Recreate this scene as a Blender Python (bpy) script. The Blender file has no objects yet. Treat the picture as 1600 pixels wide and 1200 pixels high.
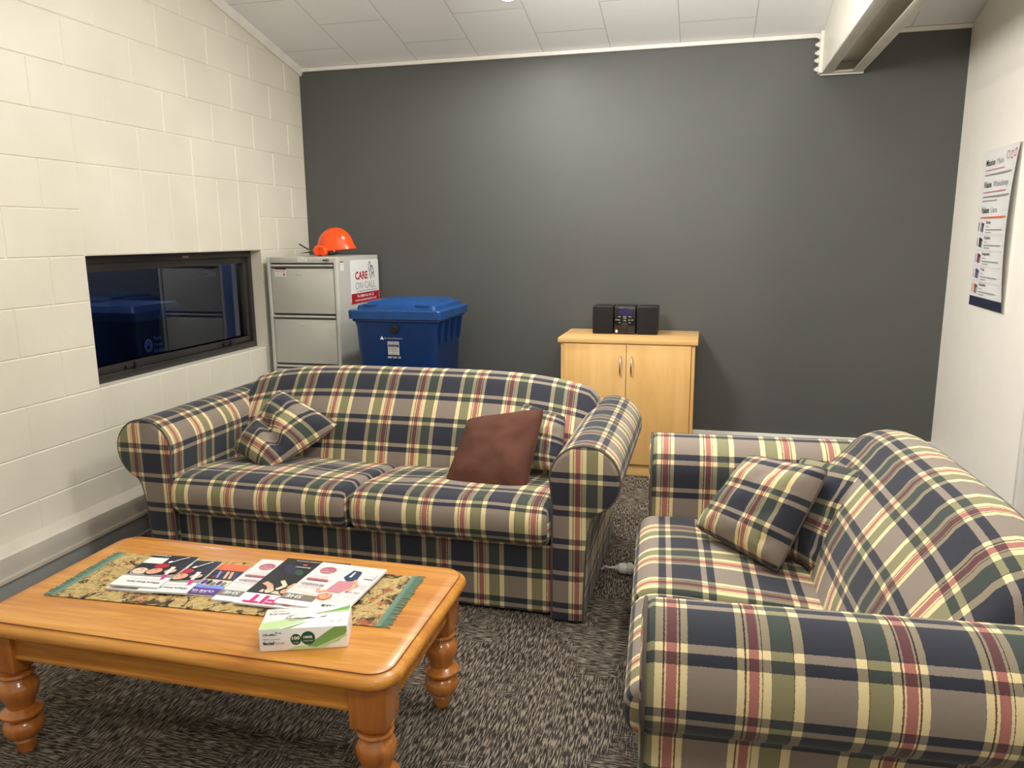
import bpy, bmesh, math, random
from mathutils import Vector, Matrix, noise
R = math.radians
random.seed(7)
SC = bpy.context.scene
COL = SC.collection

# ------------------------------------------------------------------ helpers
def s2l(c):
    return tuple(((v/255)/12.92 if v/255 <= .04045 else ((v/255+.055)/1.055)**2.4) for v in c)

class NT:
    """small node-tree writer"""
    def __init__(s, m):
        m.use_nodes = True
        s.t = m.node_tree; s.n = s.t.nodes; s.l = s.t.links
        s.b = s.n['Principled BSDF']
    def new(s, ty, **kw):
        n = s.n.new(ty)
        for k, v in kw.items(): setattr(n, k, v)
        return n
    def link(s, a, b): s.l.new(a, b)
    def math(s, op, a, b=None, c=None):
        n = s.new('ShaderNodeMath', operation=op)
        for i, v in enumerate((a, b, c)):
            if v is None: continue
            if hasattr(v, 'links'): s.link(v, n.inputs[i])
            else: n.inputs[i].default_value = v
        return n.outputs[0]
    def mix(s, f, a, b, bt='MIX'):
        n = s.new('ShaderNodeMix', data_type='RGBA', blend_type=bt)
        for sock, v in ((n.inputs[0], f), (n.inputs[6], a), (n.inputs[7], b)):
            if hasattr(v, 'links'): s.link(v, sock)
            else: sock.default_value = v if not isinstance(v, tuple) else (*v[:3], 1)
        return n.outputs[2]
    def ramp(s, fac, stops, interp='LINEAR'):
        n = s.new('ShaderNodeValToRGB'); r = n.color_ramp; r.interpolation = interp
        while len(r.elements) < len(stops): r.elements.new(.5)
        for e, (p, c) in zip(r.elements, stops):
            e.position = p; e.color = (*c[:3], 1) if isinstance(c, tuple) else (c, c, c, 1)
        s.link(fac, n.inputs[0]); return n.outputs[0]
    def coords(s, kind='Object', scale=(1, 1, 1), rot=(0, 0, 0), loc=(0, 0, 0)):
        tc = s.new('ShaderNodeTexCoord'); mp = s.new('ShaderNodeMapping')
        mp.inputs['Scale'].default_value = scale; mp.inputs['Rotation'].default_value = rot; mp.inputs['Location'].default_value = loc
        s.link(tc.outputs[kind], mp.inputs[0]); return mp.outputs[0]
    def noise(s, vec, scale, detail=3, rough=.5, dist=0):
        n = s.new('ShaderNodeTexNoise'); n.inputs['Scale'].default_value = scale; n.inputs['Detail'].default_value = detail
        n.inputs['Roughness'].default_value = rough; n.inputs['Distortion'].default_value = dist
        s.link(vec, n.inputs['Vector']); return n.outputs[0]
    def bump(s, h, strength=.3, dist=.01):
        n = s.new('ShaderNodeBump'); n.inputs['Strength'].default_value = strength; n.inputs['Distance'].default_value = dist
        s.link(h, n.inputs['Height']); s.link(n.outputs[0], s.b.inputs['Normal'])
    def sep(s, v):
        n = s.new('ShaderNodeSeparateXYZ'); s.link(v, n.inputs[0]); return n.outputs
    def comb(s, x, y, z=0.0):
        n = s.new('ShaderNodeCombineXYZ')
        for i, v in enumerate((x, y, z)):
            if hasattr(v, 'links'): s.link(v, n.inputs[i])
            else: n.inputs[i].default_value = v
        return n.outputs[0]

MATS = {}
def mat(name, rgb=(200, 200, 200), rough=.5, metal=0, spec=.5, var=.04, emit=0, coat=0, bump=0, bscale=60):
    """plain paint/plastic/metal with a slight procedural unevenness"""
    if name in MATS: return MATS[name]
    m = bpy.data.materials.new(name); t = NT(m); c = s2l(rgb)
    t.b.inputs['Roughness'].default_value = rough; t.b.inputs['Metallic'].default_value = metal
    t.b.inputs['Specular IOR Level'].default_value = spec
    if coat: t.b.inputs['Coat Weight'].default_value = coat; t.b.inputs['Coat Roughness'].default_value = .08
    v = t.coords(); f = t.noise(v, 9, 3)
    lo = tuple(x*(1-var) for x in c); hi = tuple(min(1, x*(1+var)) for x in c)
    t.link(t.ramp(f, [(.3, lo), (.7, hi)]), t.b.inputs['Base Color'])
    if emit:
        t.b.inputs['Emission Color'].default_value = (*c, 1); t.b.inputs['Emission Strength'].default_value = emit
    if bump: t.bump(t.noise(v, bscale, 4, .6), bump, .004)
    MATS[name] = m; return m

class MB:
    """mesh builder: geometry with materials and metre UVs collected into ONE mesh"""
    def __init__(s): s.v = []; s.f = []; s.m = []; s.uv = []; s.mats = []
    def mi(s, m):
        if m not in s.mats: s.mats.append(m)
        return s.mats.index(m)
    def face(s, pts, m, uv=None):
        b = len(s.v); s.v += [tuple(p) for p in pts]; s.f.append(tuple(range(b, b+len(pts)))); s.m.append(s.mi(m))
        s.uv.append(uv or [(0, 0)]*len(pts))
    def raw(s, verts, faces, m, uvs=None):
        b = len(s.v); s.v += [tuple(p) for p in verts]
        for i, f in enumerate(faces):
            s.f.append(tuple(b+k for k in f)); s.m.append(s.mi(m)); s.uv.append(uvs[i] if uvs else [(0, 0)]*len(f))
    def box(s, lo, hi, m, bev=0, seg=2, mtx=None, taper=None):
        bm = bmesh.new(); bmesh.ops.create_cube(bm, size=1)
        lo, hi = Vector(lo), Vector(hi)
        for v in bm.verts:
            top = v.co.z > 0
            for i in range(3): v.co[i] = lo[i] + (v.co[i]+.5)*(hi[i]-lo[i])
            if taper and not top:
                c = (lo+hi)/2; v.co.x = c.x+(v.co.x-c.x)*taper; v.co.y = c.y+(v.co.y-c.y)*taper
        if bev: bmesh.ops.bevel(bm, geom=bm.edges[:]+bm.verts[:], offset=bev, segments=seg, profile=.5, affect='EDGES')
        if mtx: bmesh.ops.transform(bm, matrix=mtx, verts=bm.verts)
        s.bm(bm, m)
    def bm(s, bm, m):
        bm.verts.ensure_lookup_table(); bm.verts.index_update()
        s.raw([v.co.copy() for v in bm.verts], [[v.index for v in f.verts] for f in bm.faces], m); bm.free()
    def rings(s, rings, m, closed=True, capa=True, capb=True, uvfn=None):
        """loft a list of rings of points"""
        n = len(rings[0]); vs = [p for r in rings for p in r]; fs = []; uvs = []
        kk = n if closed else n-1
        for i in range(len(rings)-1):
            for j in range(kk):
                a = i*n+j; b = i*n+(j+1) % n; fs.append((a, b, b+n, a+n))
                if uvfn: uvs.append([uvfn(i, j), uvfn(i, j+1), uvfn(i+1, j+1), uvfn(i+1, j)])
        if capa: fs.append(tuple(range(n-1, -1, -1))); uvs.append([(vs[k][0], vs[k][2]) for k in range(n-1, -1, -1)])
        if capb:
            o = (len(rings)-1)*n; fs.append(tuple(range(o, o+n))); uvs.append([(vs[k][0], vs[k][2]) for k in range(o, o+n)])
        s.raw(vs, fs, m, uvs if uvfn or True and len(uvs) == len(fs) else None)
    def lathe(s, prof, m, seg=32, c=(0, 0, 0), ax='z', capa=True, capb=True):
        rs = []
        for r, h in prof:
            ring = []
            for k in range(seg):
                a = 2*math.pi*k/seg; x, y = r*math.cos(a), r*math.sin(a)
                p = {'z': (x, y, h), 'y': (x, h, -y), 'x': (h, x, y)}[ax]
                ring.append((c[0]+p[0], c[1]+p[1], c[2]+p[2]))
            rs.append(ring)
        s.rings(rs, m, True, capa, capb)
    def tube(s, pts, r, m, seg=8, closed=False):
        pts = [Vector(p) for p in pts]; n = len(pts); rs = []; up = None
        for i, p in enumerate(pts):
            a = pts[(i-1) % n] if (closed or i > 0) else p
            b = pts[(i+1) % n] if (closed or i < n-1) else p
            t = (b-a).normalized()
            if up is None: up = t.orthogonal().normalized()
            up = (up - t*up.dot(t)).normalized(); w = t.cross(up)
            rr = r(i/(n-1)) if callable(r) else r
            rs.append([p+up*rr*math.cos(2*math.pi*k/seg)+w*rr*math.sin(2*math.pi*k/seg) for k in range(seg)])
        if closed: rs.append(rs[0])
        s.rings(rs, m, True, not closed, not closed)
    def build(s, name, parent=None, loc=(0, 0, 0), rotz=0, smooth=35, weld=True, mtx=None):
        me = bpy.data.meshes.new(name); me.from_pydata(s.v, [], s.f)
        for m in s.mats: me.materials.append(m)
        me.polygons.foreach_set('material_index', s.m)
        ul = me.uv_layers.new(name='UVMap'); flat = []
        for u in s.uv:
            for a in u: flat += [a[0], a[1]]
        ul.data.foreach_set('uv', flat)
        if weld:
            bm = bmesh.new(); bm.from_mesh(me); bmesh.ops.remove_doubles(bm, verts=bm.verts, dist=.00005)
            bmesh.ops.recalc_face_normals(bm, faces=bm.faces); bm.to_mesh(me); bm.free()
        me.update()
        if smooth:
            me.polygons.foreach_set('use_smooth', [True]*len(me.polygons)); me.set_sharp_from_angle(angle=R(smooth))
        o = bpy.data.objects.new(name, me); COL.objects.link(o)
        if parent: o.parent = parent
        if mtx is not None: o.matrix_local = mtx
        else: o.location = loc; o.rotation_euler = (0, 0, rotz)
        return o

def tag(o, label, cat, group=None):
    o['label'] = label; o['category'] = cat
    if group: o['group'] = group
    return o
def thing(name, label, cat, loc=(0, 0, 0), rotz=0, group=None):
    o = bpy.data.objects.new(name, None); o.empty_display_size = .05; COL.objects.link(o)
    o.location = loc; o.rotation_euler = (0, 0, rotz); return tag(o, label, cat, group)
def struct(o): o['kind'] = 'structure'; return o

class Print:
    """flat printed artwork laid out in its own 2D plane (x right, y up), stacked in thin layers"""
    def __init__(s): s.mb = MB(); s.z = 0.0
    def poly(s, pts, m):
        s.z += .00008; s.mb.face([(x, y, s.z) for x, y in pts], m); return s
    def rect(s, x0, y0, x1, y1, m): return s.poly([(x0, y0), (x1, y0), (x1, y1), (x0, y1)], m)
    def ell(s, cx, cy, rx, ry, m, rot=0, n=24):
        c, q = math.cos(rot), math.sin(rot)
        return s.poly([(cx+rx*math.cos(2*math.pi*k/n)*c-ry*math.sin(2*math.pi*k/n)*q, cy+rx*math.cos(2*math.pi*k/n)*q+ry*math.sin(2*math.pi*k/n)*c) for k in range(n)], m)
    def line(s, pts, w, m):
        for (x0, y0), (x1, y1) in zip(pts, pts[1:]):
            d = math.hypot(x1-x0, y1-y0) or 1; nx, ny = -(y1-y0)/d*w/2, (x1-x0)/d*w/2
            s.poly([(x0+nx, y0+ny), (x0-nx, y0-ny), (x1-nx, y1-ny), (x1+nx, y1+ny)], m)
        return s
    def text(s, txt, x, y, h, m, width=None, bold=0, align='LEFT', shear=0):
        cu = bpy.data.curves.new('lettering', 'FONT'); cu.body = txt; cu.size = 1; cu.resolution_u = 2; cu.shear = shear
        cu.offset = bold
        ob = bpy.data.objects.new('lettering', cu); COL.objects.link(ob)
        dg = bpy.context.evaluated_depsgraph_get(); me = bpy.data.meshes.new_from_object(ob.evaluated_get(dg))
        vs = [v.co.copy() for v in me.vertices]
        if vs:
            x0 = min(v.x for v in vs); x1 = max(v.x for v in vs)
            sy = h/.7; sx = sy if not width else width/(x1-x0)
            off = {'LEFT': 0, 'CENTER': (x1-x0)*sx/2, 'RIGHT': (x1-x0)*sx}[align]
            s.z += .00008
            s.mb.raw([(x+(v.x-x0)*sx-off, y+v.y*sy, s.z) for v in vs], [list(p.vertices) for p in me.polygons], m)
        bpy.data.objects.remove(ob); bpy.data.meshes.remove(me); bpy.data.curves.remove(cu); return s
    def build(s, name, parent, mtx):
        return s.mb.build(name, parent, mtx=mtx, smooth=0, weld=False)

def frame_mtx(o, xa, ya):
    xa = Vector(xa).normalized(); ya = Vector(ya).normalized(); za = xa.cross(ya)
    m = Matrix((xa, ya, za)).transposed().to_4x4(); m.translation = Vector(o); return m

def rrect(hx, hy, r, z, n=8):
    o = []
    for cx, cy, a0 in ((hx-r, hy-r, 0), (-hx+r, hy-r, 90), (-hx+r, -hy+r, 180), (hx-r, -hy+r, 270)):
        for k in range(n+1):
            a = R(a0+90*k/n); o.append((cx+r*math.cos(a), cy+r*math.sin(a), z))
    return o

# ------------------------------------------------------------------ materials
def m_block():
    m = bpy.data.materials.new('painted_block'); t = NT(m); v = t.coords()
    n1 = t.noise(v, 2.2, 3); n2 = t.noise(v, 120, 4, .7); n3 = t.noise(v, 28, 3, .6)
    t.link(t.ramp(n1, [(.3, s2l((216, 211, 195))), (.7, s2l((226, 221, 206)))]), t.b.inputs['Base Color'])
    t.b.inputs['Roughness'].default_value = .42
    pit = t.ramp(n2, [(.22, 0.0), (.34, 1.0)])
    t.bump(t.math('ADD', t.math('MULTIPLY', pit, .6), t.math('MULTIPLY', n3, .8)), .22, .004); return m
def m_ceiling():
    m = bpy.data.materials.new('textured_ceiling_tile'); t = NT(m); v = t.coords()
    x, y, z = t.sep(v)
    cx = t.math('DIVIDE', t.math('ADD', x, -.02), .41); ci = t.math('FLOOR', cx); fx = t.math('FRACT', cx)
    ys = t.math('DIVIDE', t.math('ADD', y, 10.32), .56); ys = t.math('ADD', ys, t.math('MULTIPLY', t.math('MODULO', t.math('ADD', ci, 20), 2), .5)); fy = t.math('FRACT', ys)
    dx = t.math('MULTIPLY', t.math('MINIMUM', fx, t.math('SUBTRACT', 1, fx)), .41); dy = t.math('MULTIPLY', t.math('MINIMUM', fy, t.math('SUBTRACT', 1, fy)), .56)
    d = t.math('MINIMUM', dx, dy); g = t.ramp(t.math('MULTIPLY', d, 100), [(.12, 0.0), (.35, 1.0)])
    n = t.noise(v, 95, 3, .6)
    t.link(t.mix(g, s2l((200, 199, 196)), s2l((242, 243, 244))), t.b.inputs['Base Color'])
    t.b.inputs['Roughness'].default_value = .55
    t.bump(t.math('ADD', t.math('MULTIPLY', g, 1.4), t.math('MULTIPLY', n, .7)), .35, .003); return m
def m_darkwall():
    m = bpy.data.materials.new('charcoal_wall_paint'); t = NT(m); v = t.coords()
    t.link(t.ramp(t.noise(v, 1.2, 3), [(.3, s2l((80, 82, 80))), (.7, s2l((85, 87, 85)))]), t.b.inputs['Base Color'])
    t.b.inputs['Roughness'].default_value = .5; t.b.inputs['Specular IOR Level'].default_value = .4
    t.bump(t.noise(v, 180, 3, .6), .12, .002); return m
def m_carpet():
    m = bpy.data.materials.new('carpet_pile'); t = NT(m); v = t.coords()
    x, y, z = t.sep(v)
    a = t.noise(t.comb(t.math('MULTIPLY', x, 270), t.math('MULTIPLY', y, 26)), 1, 2, .5)
    b = t.noise(t.comb(t.math('MULTIPLY', x, 26), t.math('MULTIPLY', y, 270)), 1, 2, .5)
    fine = t.noise(v, 420, 2, .6)
    sel = t.ramp(t.noise(v, 3.2, 3, .6), [(.50, 0.0), (.58, 1.0)])
    h = t.math('ADD', t.math('MULTIPLY', a, t.math('SUBTRACT', 1, sel)), t.math('MULTIPLY', b, sel))
    h = t.math('ADD', h, t.math('MULTIPLY', t.math('SUBTRACT', fine, .5), .25))
    h2 = t.math('ADD', h, t.math('MULTIPLY', t.math('SUBTRACT', t.noise(v, 5.5, 3), .5), .07))
    t.link(t.ramp(h2, [(.43, s2l((50, 46, 42))), (.51, s2l((80, 73, 66))), (.58, s2l((146, 135, 121)))]), t.b.inputs['Base Color'])
    t.b.inputs['Roughness'].default_value = .95; t.b.inputs['Specular IOR Level'].default_value = .1
    t.bump(h, .7, .006); return m
def m_wood(name, c0, c1, c2, axis='x', rough=.3, coat=.4, sc=1.0, spread=1.0):
    m = bpy.data.materials.new(name); t = NT(m)
    s = {'x': (1.1, 11, 11), 'y': (11, 1.1, 11), 'z': (11, 11, 1.1)}[axis]
    v = t.coords(scale=tuple(k*sc for k in s)); f = t.noise(v, 1.2, 5, .6, .8)
    v2 = t.coords(scale=tuple(k*sc*(5 if k > 2 else 1.6) for k in s)); g = t.noise(v2, 1.5, 4, .6)
    base = t.ramp(f, [(.28, s2l(c0)), (.5, s2l(c1)), (.72, s2l(c2))])
    col = t.mix(t.math('MULTIPLY', t.ramp(g, [(.45, 0.0), (.75, 1.0)]), .35*spread), base, s2l(c0))
    t.link(col, t.b.inputs['Base Color']); t.b.inputs['Roughness'].default_value = rough
    t.b.inputs['Coat Weight'].default_value = coat; t.b.inputs['Coat Roughness'].default_value = .12
    t.bump(g, .06, .002); return m
def m_plaid():
    m = bpy.data.materials.new('tartan_fabric'); t = NT(m)
    uv = t.new('ShaderNodeTexCoord').outputs['UV']
    nz = t.new('ShaderNodeTexNoise'); nz.inputs['Scale'].default_value = 260; nz.inputs['Detail'].default_value = 2; t.link(uv, nz.inputs['Vector'])
    x, y, z = t.sep(uv)
    jit = t.math('MULTIPLY', t.math('SUBTRACT', nz.outputs[0], .5), .0035)
    x = t.math('ADD', x, jit); y = t.math('ADD', y, jit)
    fu = t.math('FRACT', t.math('ADD', t.math('DIVIDE', x, .418), 50)); fv = t.math('FRACT', t.math('ADD', t.math('DIVIDE', y, .25), 50))
    seq = [('T', .087), ('c', .014), ('p', .0022), ('c', .0045), ('r', .018), ('c', .0045), ('p', .0022), ('c', .014), ('G', .039), ('p', .0022), ('c', .0178),
           ('T', .087), ('c', .0178), ('p', .0022), ('G', .039), ('c', .014), ('p', .0022), ('c', .0045), ('r', .018), ('c', .0045), ('p', .0022), ('c', .014)]
    tot = sum(w for _, w in seq)
    L = {'T': (137, 125, 114), 'c': (224, 208, 160), 'r': (170, 112, 102), 'G': (136, 132, 100), 'p': (118, 76, 62)}
    D = {'T': (47, 50, 60), 'c': (134, 124, 104), 'r': (94, 60, 62), 'G': (60, 68, 64), 'p': (52, 40, 40)}
    def rr(P):
        st = []; a = 0
        for k, w in seq: st.append((a/tot, s2l(P[k]))); a += w
        return t.ramp(fu, st, 'CONSTANT')
    weft = t.ramp(fv, [(0, 0.0), (.34, 1.0), (.41, 0.0), (.50, 1.0), (.84, 0.0), (.93, 1.0)], 'CONSTANT')
    # order along v: D | light line | dark line | L | dark line | light line
    col = t.mix(weft, rr(D), rr(L))
    w1 = t.new('ShaderNodeTexNoise'); w1.inputs['Scale'].default_value = 900; w1.inputs['Detail'].default_value = 1; t.link(uv, w1.inputs['Vector'])
    br = t.ramp(w1.outputs[0], [(.3, (.80, .80, .80)), (.7, (1.12, 1.12, 1.12))])
    col = t.mix(1.0, col, br, 'MULTIPLY')
    t.link(col, t.b.inputs['Base Color']); t.b.inputs['Roughness'].default_value = .85; t.b.inputs['Specular IOR Level'].default_value = .2
    t.b.inputs['Sheen Weight'].default_value = .15
    t.bump(w1.outputs[0], .25, .002); return m
def m_brown():
    m = bpy.data.materials.new('brown_cotton'); t = NT(m); v = t.coords(); n = t.noise(v, 700, 2)
    t.link(t.ramp(t.noise(v, 12, 3), [(.3, s2l((84, 54, 44))), (.7, s2l((94, 61, 50)))]), t.b.inputs['Base Color'])
    t.b.inputs['Roughness'].default_value = .85; t.b.inputs['Specular IOR Level'].default_value = .15; t.bump(n, .2, .002); return m
def m_tapestry():
    m = bpy.data.materials.new('tapestry_weave'); t = NT(m); v = t.coords()
    base = t.ramp(t.noise(v, 60, 4, .7), [(.3, s2l((165, 138, 84))), (.7, s2l((206, 184, 126)))])
    f = t.noise(v, 17, 4, .8, 1.0); g = t.noise(t.coords(loc=(3, 1, 0)), 11, 4, .75, 1)
    hh = t.noise(t.coords(loc=(7, 5, 0)), 9, 4, .8, .8)
    c = t.mix(t.ramp(f, [(.53, 0.0), (.58, 1.0)]), base, s2l((72, 58, 34)))
    c = t.mix(t.ramp(g, [(.57, 0.0), (.60, 1.0)]), c, s2l((160, 92, 62)))
    c = t.mix(t.ramp(hh, [(.60, 0.0), (.63, 1.0)]), c, s2l((52, 44, 40)))
    x, y, z = t.sep(v)
    rib = t.math('SINE', t.math('MULTIPLY', y, 1500))
    t.link(c, t.b.inputs['Base Color']); t.b.inputs['Roughness'].default_value = .9
    t.bump(t.math('ADD', rib, t.noise(v, 300, 2)), .3, .001); return m
def m_glass():
    m = bpy.data.materials.new('window_glass'); t = NT(m); out = t.n['Material Output']
    tr = t.new('ShaderNodeBsdfTransparent'); tr.inputs[0].default_value = (.55, .6, .68, 1)
    gl = t.new('ShaderNodeBsdfGlossy'); gl.inputs[0].default_value = (.9, .93, 1, 1); gl.inputs['Roughness'].default_value = .01
    fr = t.new('ShaderNodeFresnel'); fr.inputs[0].default_value = 1.6
    mx = t.new('ShaderNodeMixShader'); t.link(t.math('MINIMUM', t.math('MULTIPLY', fr.outputs[0], 1.5), 1), mx.inputs[0])
    t.link(tr.outputs[0], mx.inputs[1]); t.link(gl.outputs[0], mx.inputs[2]); t.link(mx.outputs[0], out.inputs[0]); return m

BLOCK = m_block(); CEIL = m_ceiling(); DARK = m_darkwall(); CARPET = m_carpet(); PLAID = m_plaid(); BROWN = m_brown(); TAP = m_tapestry(); GLASS = m_glass()
PINE = m_wood('pine_varnish', (168, 98, 32), (200, 136, 54), (218, 160, 80), 'x', .36, .22, 1.2, 1.5)
PINEZ = m_wood('pine_varnish_leg', (150, 84, 34), (184, 112, 48), (200, 134, 68), 'z', .22, .6)
BEECH = m_wood('beech_laminate', (212, 164, 98), (222, 177, 110), (230, 188, 124), 'z', .42, .1, .6, .5)
BEECHX = m_wood('beech_laminate_top', (214, 168, 104), (226, 182, 118), (234, 194, 130), 'x', .42, .1, .6, .5)
WHITE = mat('white_paint', (238, 235, 226), .4); CREAMW = mat('cream_wall_paint', (244, 240, 230), .5, var=.015, bump=.05, bscale=150)
TRIM = mat('trim_white', (236, 233, 225), .35); STEEL = mat('painted_steel_white', (226, 222, 210), .38, bump=.12, bscale=40)
TRUNK = mat('trunking_cream', (205, 198, 186), .4); VINYL = mat('grey_vinyl', (150, 152, 150), .5)
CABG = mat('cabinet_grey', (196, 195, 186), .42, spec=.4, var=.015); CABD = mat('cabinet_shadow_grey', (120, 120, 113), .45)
BLACK = mat('black_aluminium', (44, 41, 40), .35); BLK = mat('black_plastic', (26, 26, 27), .45); BLKG = mat('black_gloss', (20, 20, 24), .15)
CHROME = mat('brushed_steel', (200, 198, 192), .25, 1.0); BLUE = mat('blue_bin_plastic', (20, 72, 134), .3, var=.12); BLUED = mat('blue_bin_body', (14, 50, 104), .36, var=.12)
ORANGE = mat('orange_plastic', (250, 82, 22), .22, var=.05); PALE = mat('pale_grey_mesh', (168, 176, 170), .5)
W = mat('print_white', (240, 240, 238), .35, var=.01); WP = mat('paper_pages', (228, 228, 226), .6); K = mat('print_black', (30, 28, 30), .35)
GR = mat('print_grey', (150, 150, 148), .4); GR2 = mat('print_pale_grey', (205, 205, 203), .4); RED = mat('print_red', (178, 30, 48), .35)
PINK = mat('print_pink', (226, 24, 120), .35); ROSE = mat('print_rose', (206, 140, 148), .35); PALEP = mat('print_blush', (235, 224, 224), .3)
SKIN = mat('print_skin', (226, 172, 138), .35); SKIN2 = mat('print_skin_light', (238, 205, 180), .35); PURP = mat('print_purple', (88, 44, 140), .35)
OR = mat('print_orange', (240, 104, 42), .35); NAVY = mat('print_navy', (34, 40, 70), .35); LBLUE = mat('print_blue', (120, 150, 225), .35)
JEAN = mat('print_denim', (48, 66, 96), .35); TAUPE = mat('print_taupe', (128, 122, 110), .35); LGREEN = mat('print_light_green', (190, 216, 160), .35)
GREEN = mat('print_green', (122, 170, 96), .35); DGREEN = mat('print_dark_green', (32, 84, 56), .35); CREAM = mat('print_cream', (226, 214, 180), .4)
TEAL = mat('teal_fringe', (108, 138, 120), .9); PIPE = mat('piping_fabric', (88, 78, 72), .9); CORD = mat('white_cord', (215, 212, 205), .4)

# ------------------------------------------------------------------ the room
XR, YF, XF = 4.015, -7.2, 6.6
def ceil_z(y): return 2.51-.2274*y

def wall_left():
    mb = MB(); g = .003; a = .2013; z0 = -.065
    # backing slab with the window opening
    wy0, wy1, wz0, wz1 = -2.001, -.601, .735, 1.335
    def slab(y0, y1, za, zb0, zb1): # zb may slope
        mb.raw([(-g, y0, za), (-g, y1, za), (-g, y1, zb1), (-g, y0, zb0), (-.19, y0, za), (-.19, y1, za), (-.19, y1, zb1), (-.19, y0, zb0)],
               [(0, 1, 2, 3), (7, 6, 5, 4), (0, 4, 5, 1), (3, 2, 6, 7), (0, 3, 7, 4), (1, 5, 6, 2)], BLOCK)
    slab(YF, wy0, -.1, ceil_z(YF)+.05, ceil_z(wy0)+.05); slab(wy1, .0, -.1, ceil_z(wy1)+.05, ceil_z(0)+.05)
    slab(wy0, wy1, -.1, wz0, wz0); slab(wy0, wy1, wz1, ceil_z(wy0)+.05, ceil_z(wy1)+.05)
    def blk(y0, y1, za, zb, jh=.0022, jv=.005, cut=True):
        if y1-y0 < .01: return
        y0 += jv/2; y1 -= jv/2; za += jh/2; zb -= jh/2; e = .0035
        zs = [zb, zb]
        zt0, zt1 = ceil_z(y0), ceil_z(y1)
        if cut:
            zs = [min(zb, zt0), min(zb, zt1)]
            if zs[1] <= za+.01: return
        mb.raw([(-g, y0, za), (-g, y1, za), (-g, y1, zs[1]), (-g, y0, zs[0]), (0, y0+e, za+e), (0, y1-e, za+e), (0, y1-e, zs[1]-e), (0, y0+e, zs[0]-e)],
               [(4, 5, 6, 7), (0, 1, 5, 4), (1, 2, 6, 5), (2, 3, 7, 6), (3, 0, 4, 7)], BLOCK)
    for c in range(0, 22):
        za = z0+.2*c; zb = za+.2
        off = a if (round((za-1.335)/.2) % 2 == 1 or round((za-1.335)/.2) in ()) else a+.2
        if c in (5, 6): off = a+.2 if c == 5 else a
        # joints sit at y = -(off) - .4k ; row parity: rows starting at an odd course above the head share joints at -a
        js = [0.0]; k = 0
        while -off-.4*k > YF: js.append(-off-.4*k); k += 1
        js.append(YF)
        for hi, lo in zip(js, js[1:]):
            if zb <= wz0+.001 and zb > wz0-.19: # sill course of half blocks
                pass
            segs = [(lo, hi)]
            if za >= wz0-.001 and zb <= 1.735+.001: # window rows and soldier rows
                segs = []
                if lo < wy0: segs.append((lo, min(hi, wy0)))
                if hi > wy1: segs.append((max(lo, wy1), hi))
            elif abs(zb-wz0) < .01:
                segs = []
                if lo < wy0: segs.append((lo, min(hi, wy0)))
                if hi > wy1: segs.append((max(lo, wy1), hi))
            for s0, s1 in segs: blk(s0, s1, za, zb)
    for k in range(7): # soldier course over the window, half blocks under it
        blk(wy0+.2*k, wy0+.2*(k+1), wz1, wz1+.4); blk(wy0+.2*k, wy0+.2*(k+1), wz0-.2, wz0)
    return struct(mb.build('wall_left', smooth=0))
wall_left()

mb = MB(); mb.box((-.19, 0, -.1), (XR+.1, .15, 2.7), DARK); struct(mb.build('wall_back', smooth=0))
mb = MB()
y0, y1 = -1.29, 0.0
mb.raw([(XR, y0, 0), (XR, y1, 0), (XR, y1, 2.56), (XR, y0, 2.84), (XR+.1, y0, 0), (XR+.1, y1, 0), (XR+.1, y1, 2.56), (XR+.1, y0, 2.84)],
       [(0, 1, 2, 3), (7, 6, 5, 4), (0, 4, 5, 1), (3, 2, 6, 7), (0, 3, 7, 4), (1, 5, 6, 2)], CREAMW)
struct(mb.build('wall_right', smooth=0))
mb = MB(); mb.box((XR-.012, -1.33, 0), (XR+.112, -1.288, 2.80), TRIM, .003); struct(mb.build('trim_1'))
mb = MB(); mb.box((XR+.1, 0, -.1), (XF+.1, .15, 2.7), CREAMW); struct(mb.build('wall_back_beyond', smooth=0))
mb = MB(); mb.box((XF, YF, -.1), (XF+.1, .0, 4.3), CREAMW); struct(mb.build('wall_right_beyond', smooth=0))
mb = MB(); mb.box((-.19, YF-.1, -.1), (XF+.1, YF, 4.3), CREAMW); struct(mb.build('wall_front', smooth=0))
mb = MB(); mb.box((-.19, YF, -.1), (XF, .0, 0), CARPET); struct(mb.build('floor', smooth=0))
mb = MB()
mb.raw([(-.19, YF-.1, ceil_z(YF-.1)), (XF+.1, YF-.1, ceil_z(YF-.1)), (XF+.1, .15, ceil_z(.15)), (-.19, .15, ceil_z(.15))]+
       [(-.19, YF-.1, ceil_z(YF-.1)+.1), (XF+.1, YF-.1, ceil_z(YF-.1)+.1), (XF+.1, .15, ceil_z(.15)+.1), (-.19, .15, ceil_z(.15)+.1)],
       [(0, 1, 2, 3), (7, 6, 5, 4), (0, 4, 5, 1), (1, 5, 6, 2), (2, 6, 7, 3), (3, 7, 4, 0)], CEIL)
struct(mb.build('ceiling', smooth=0))
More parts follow.
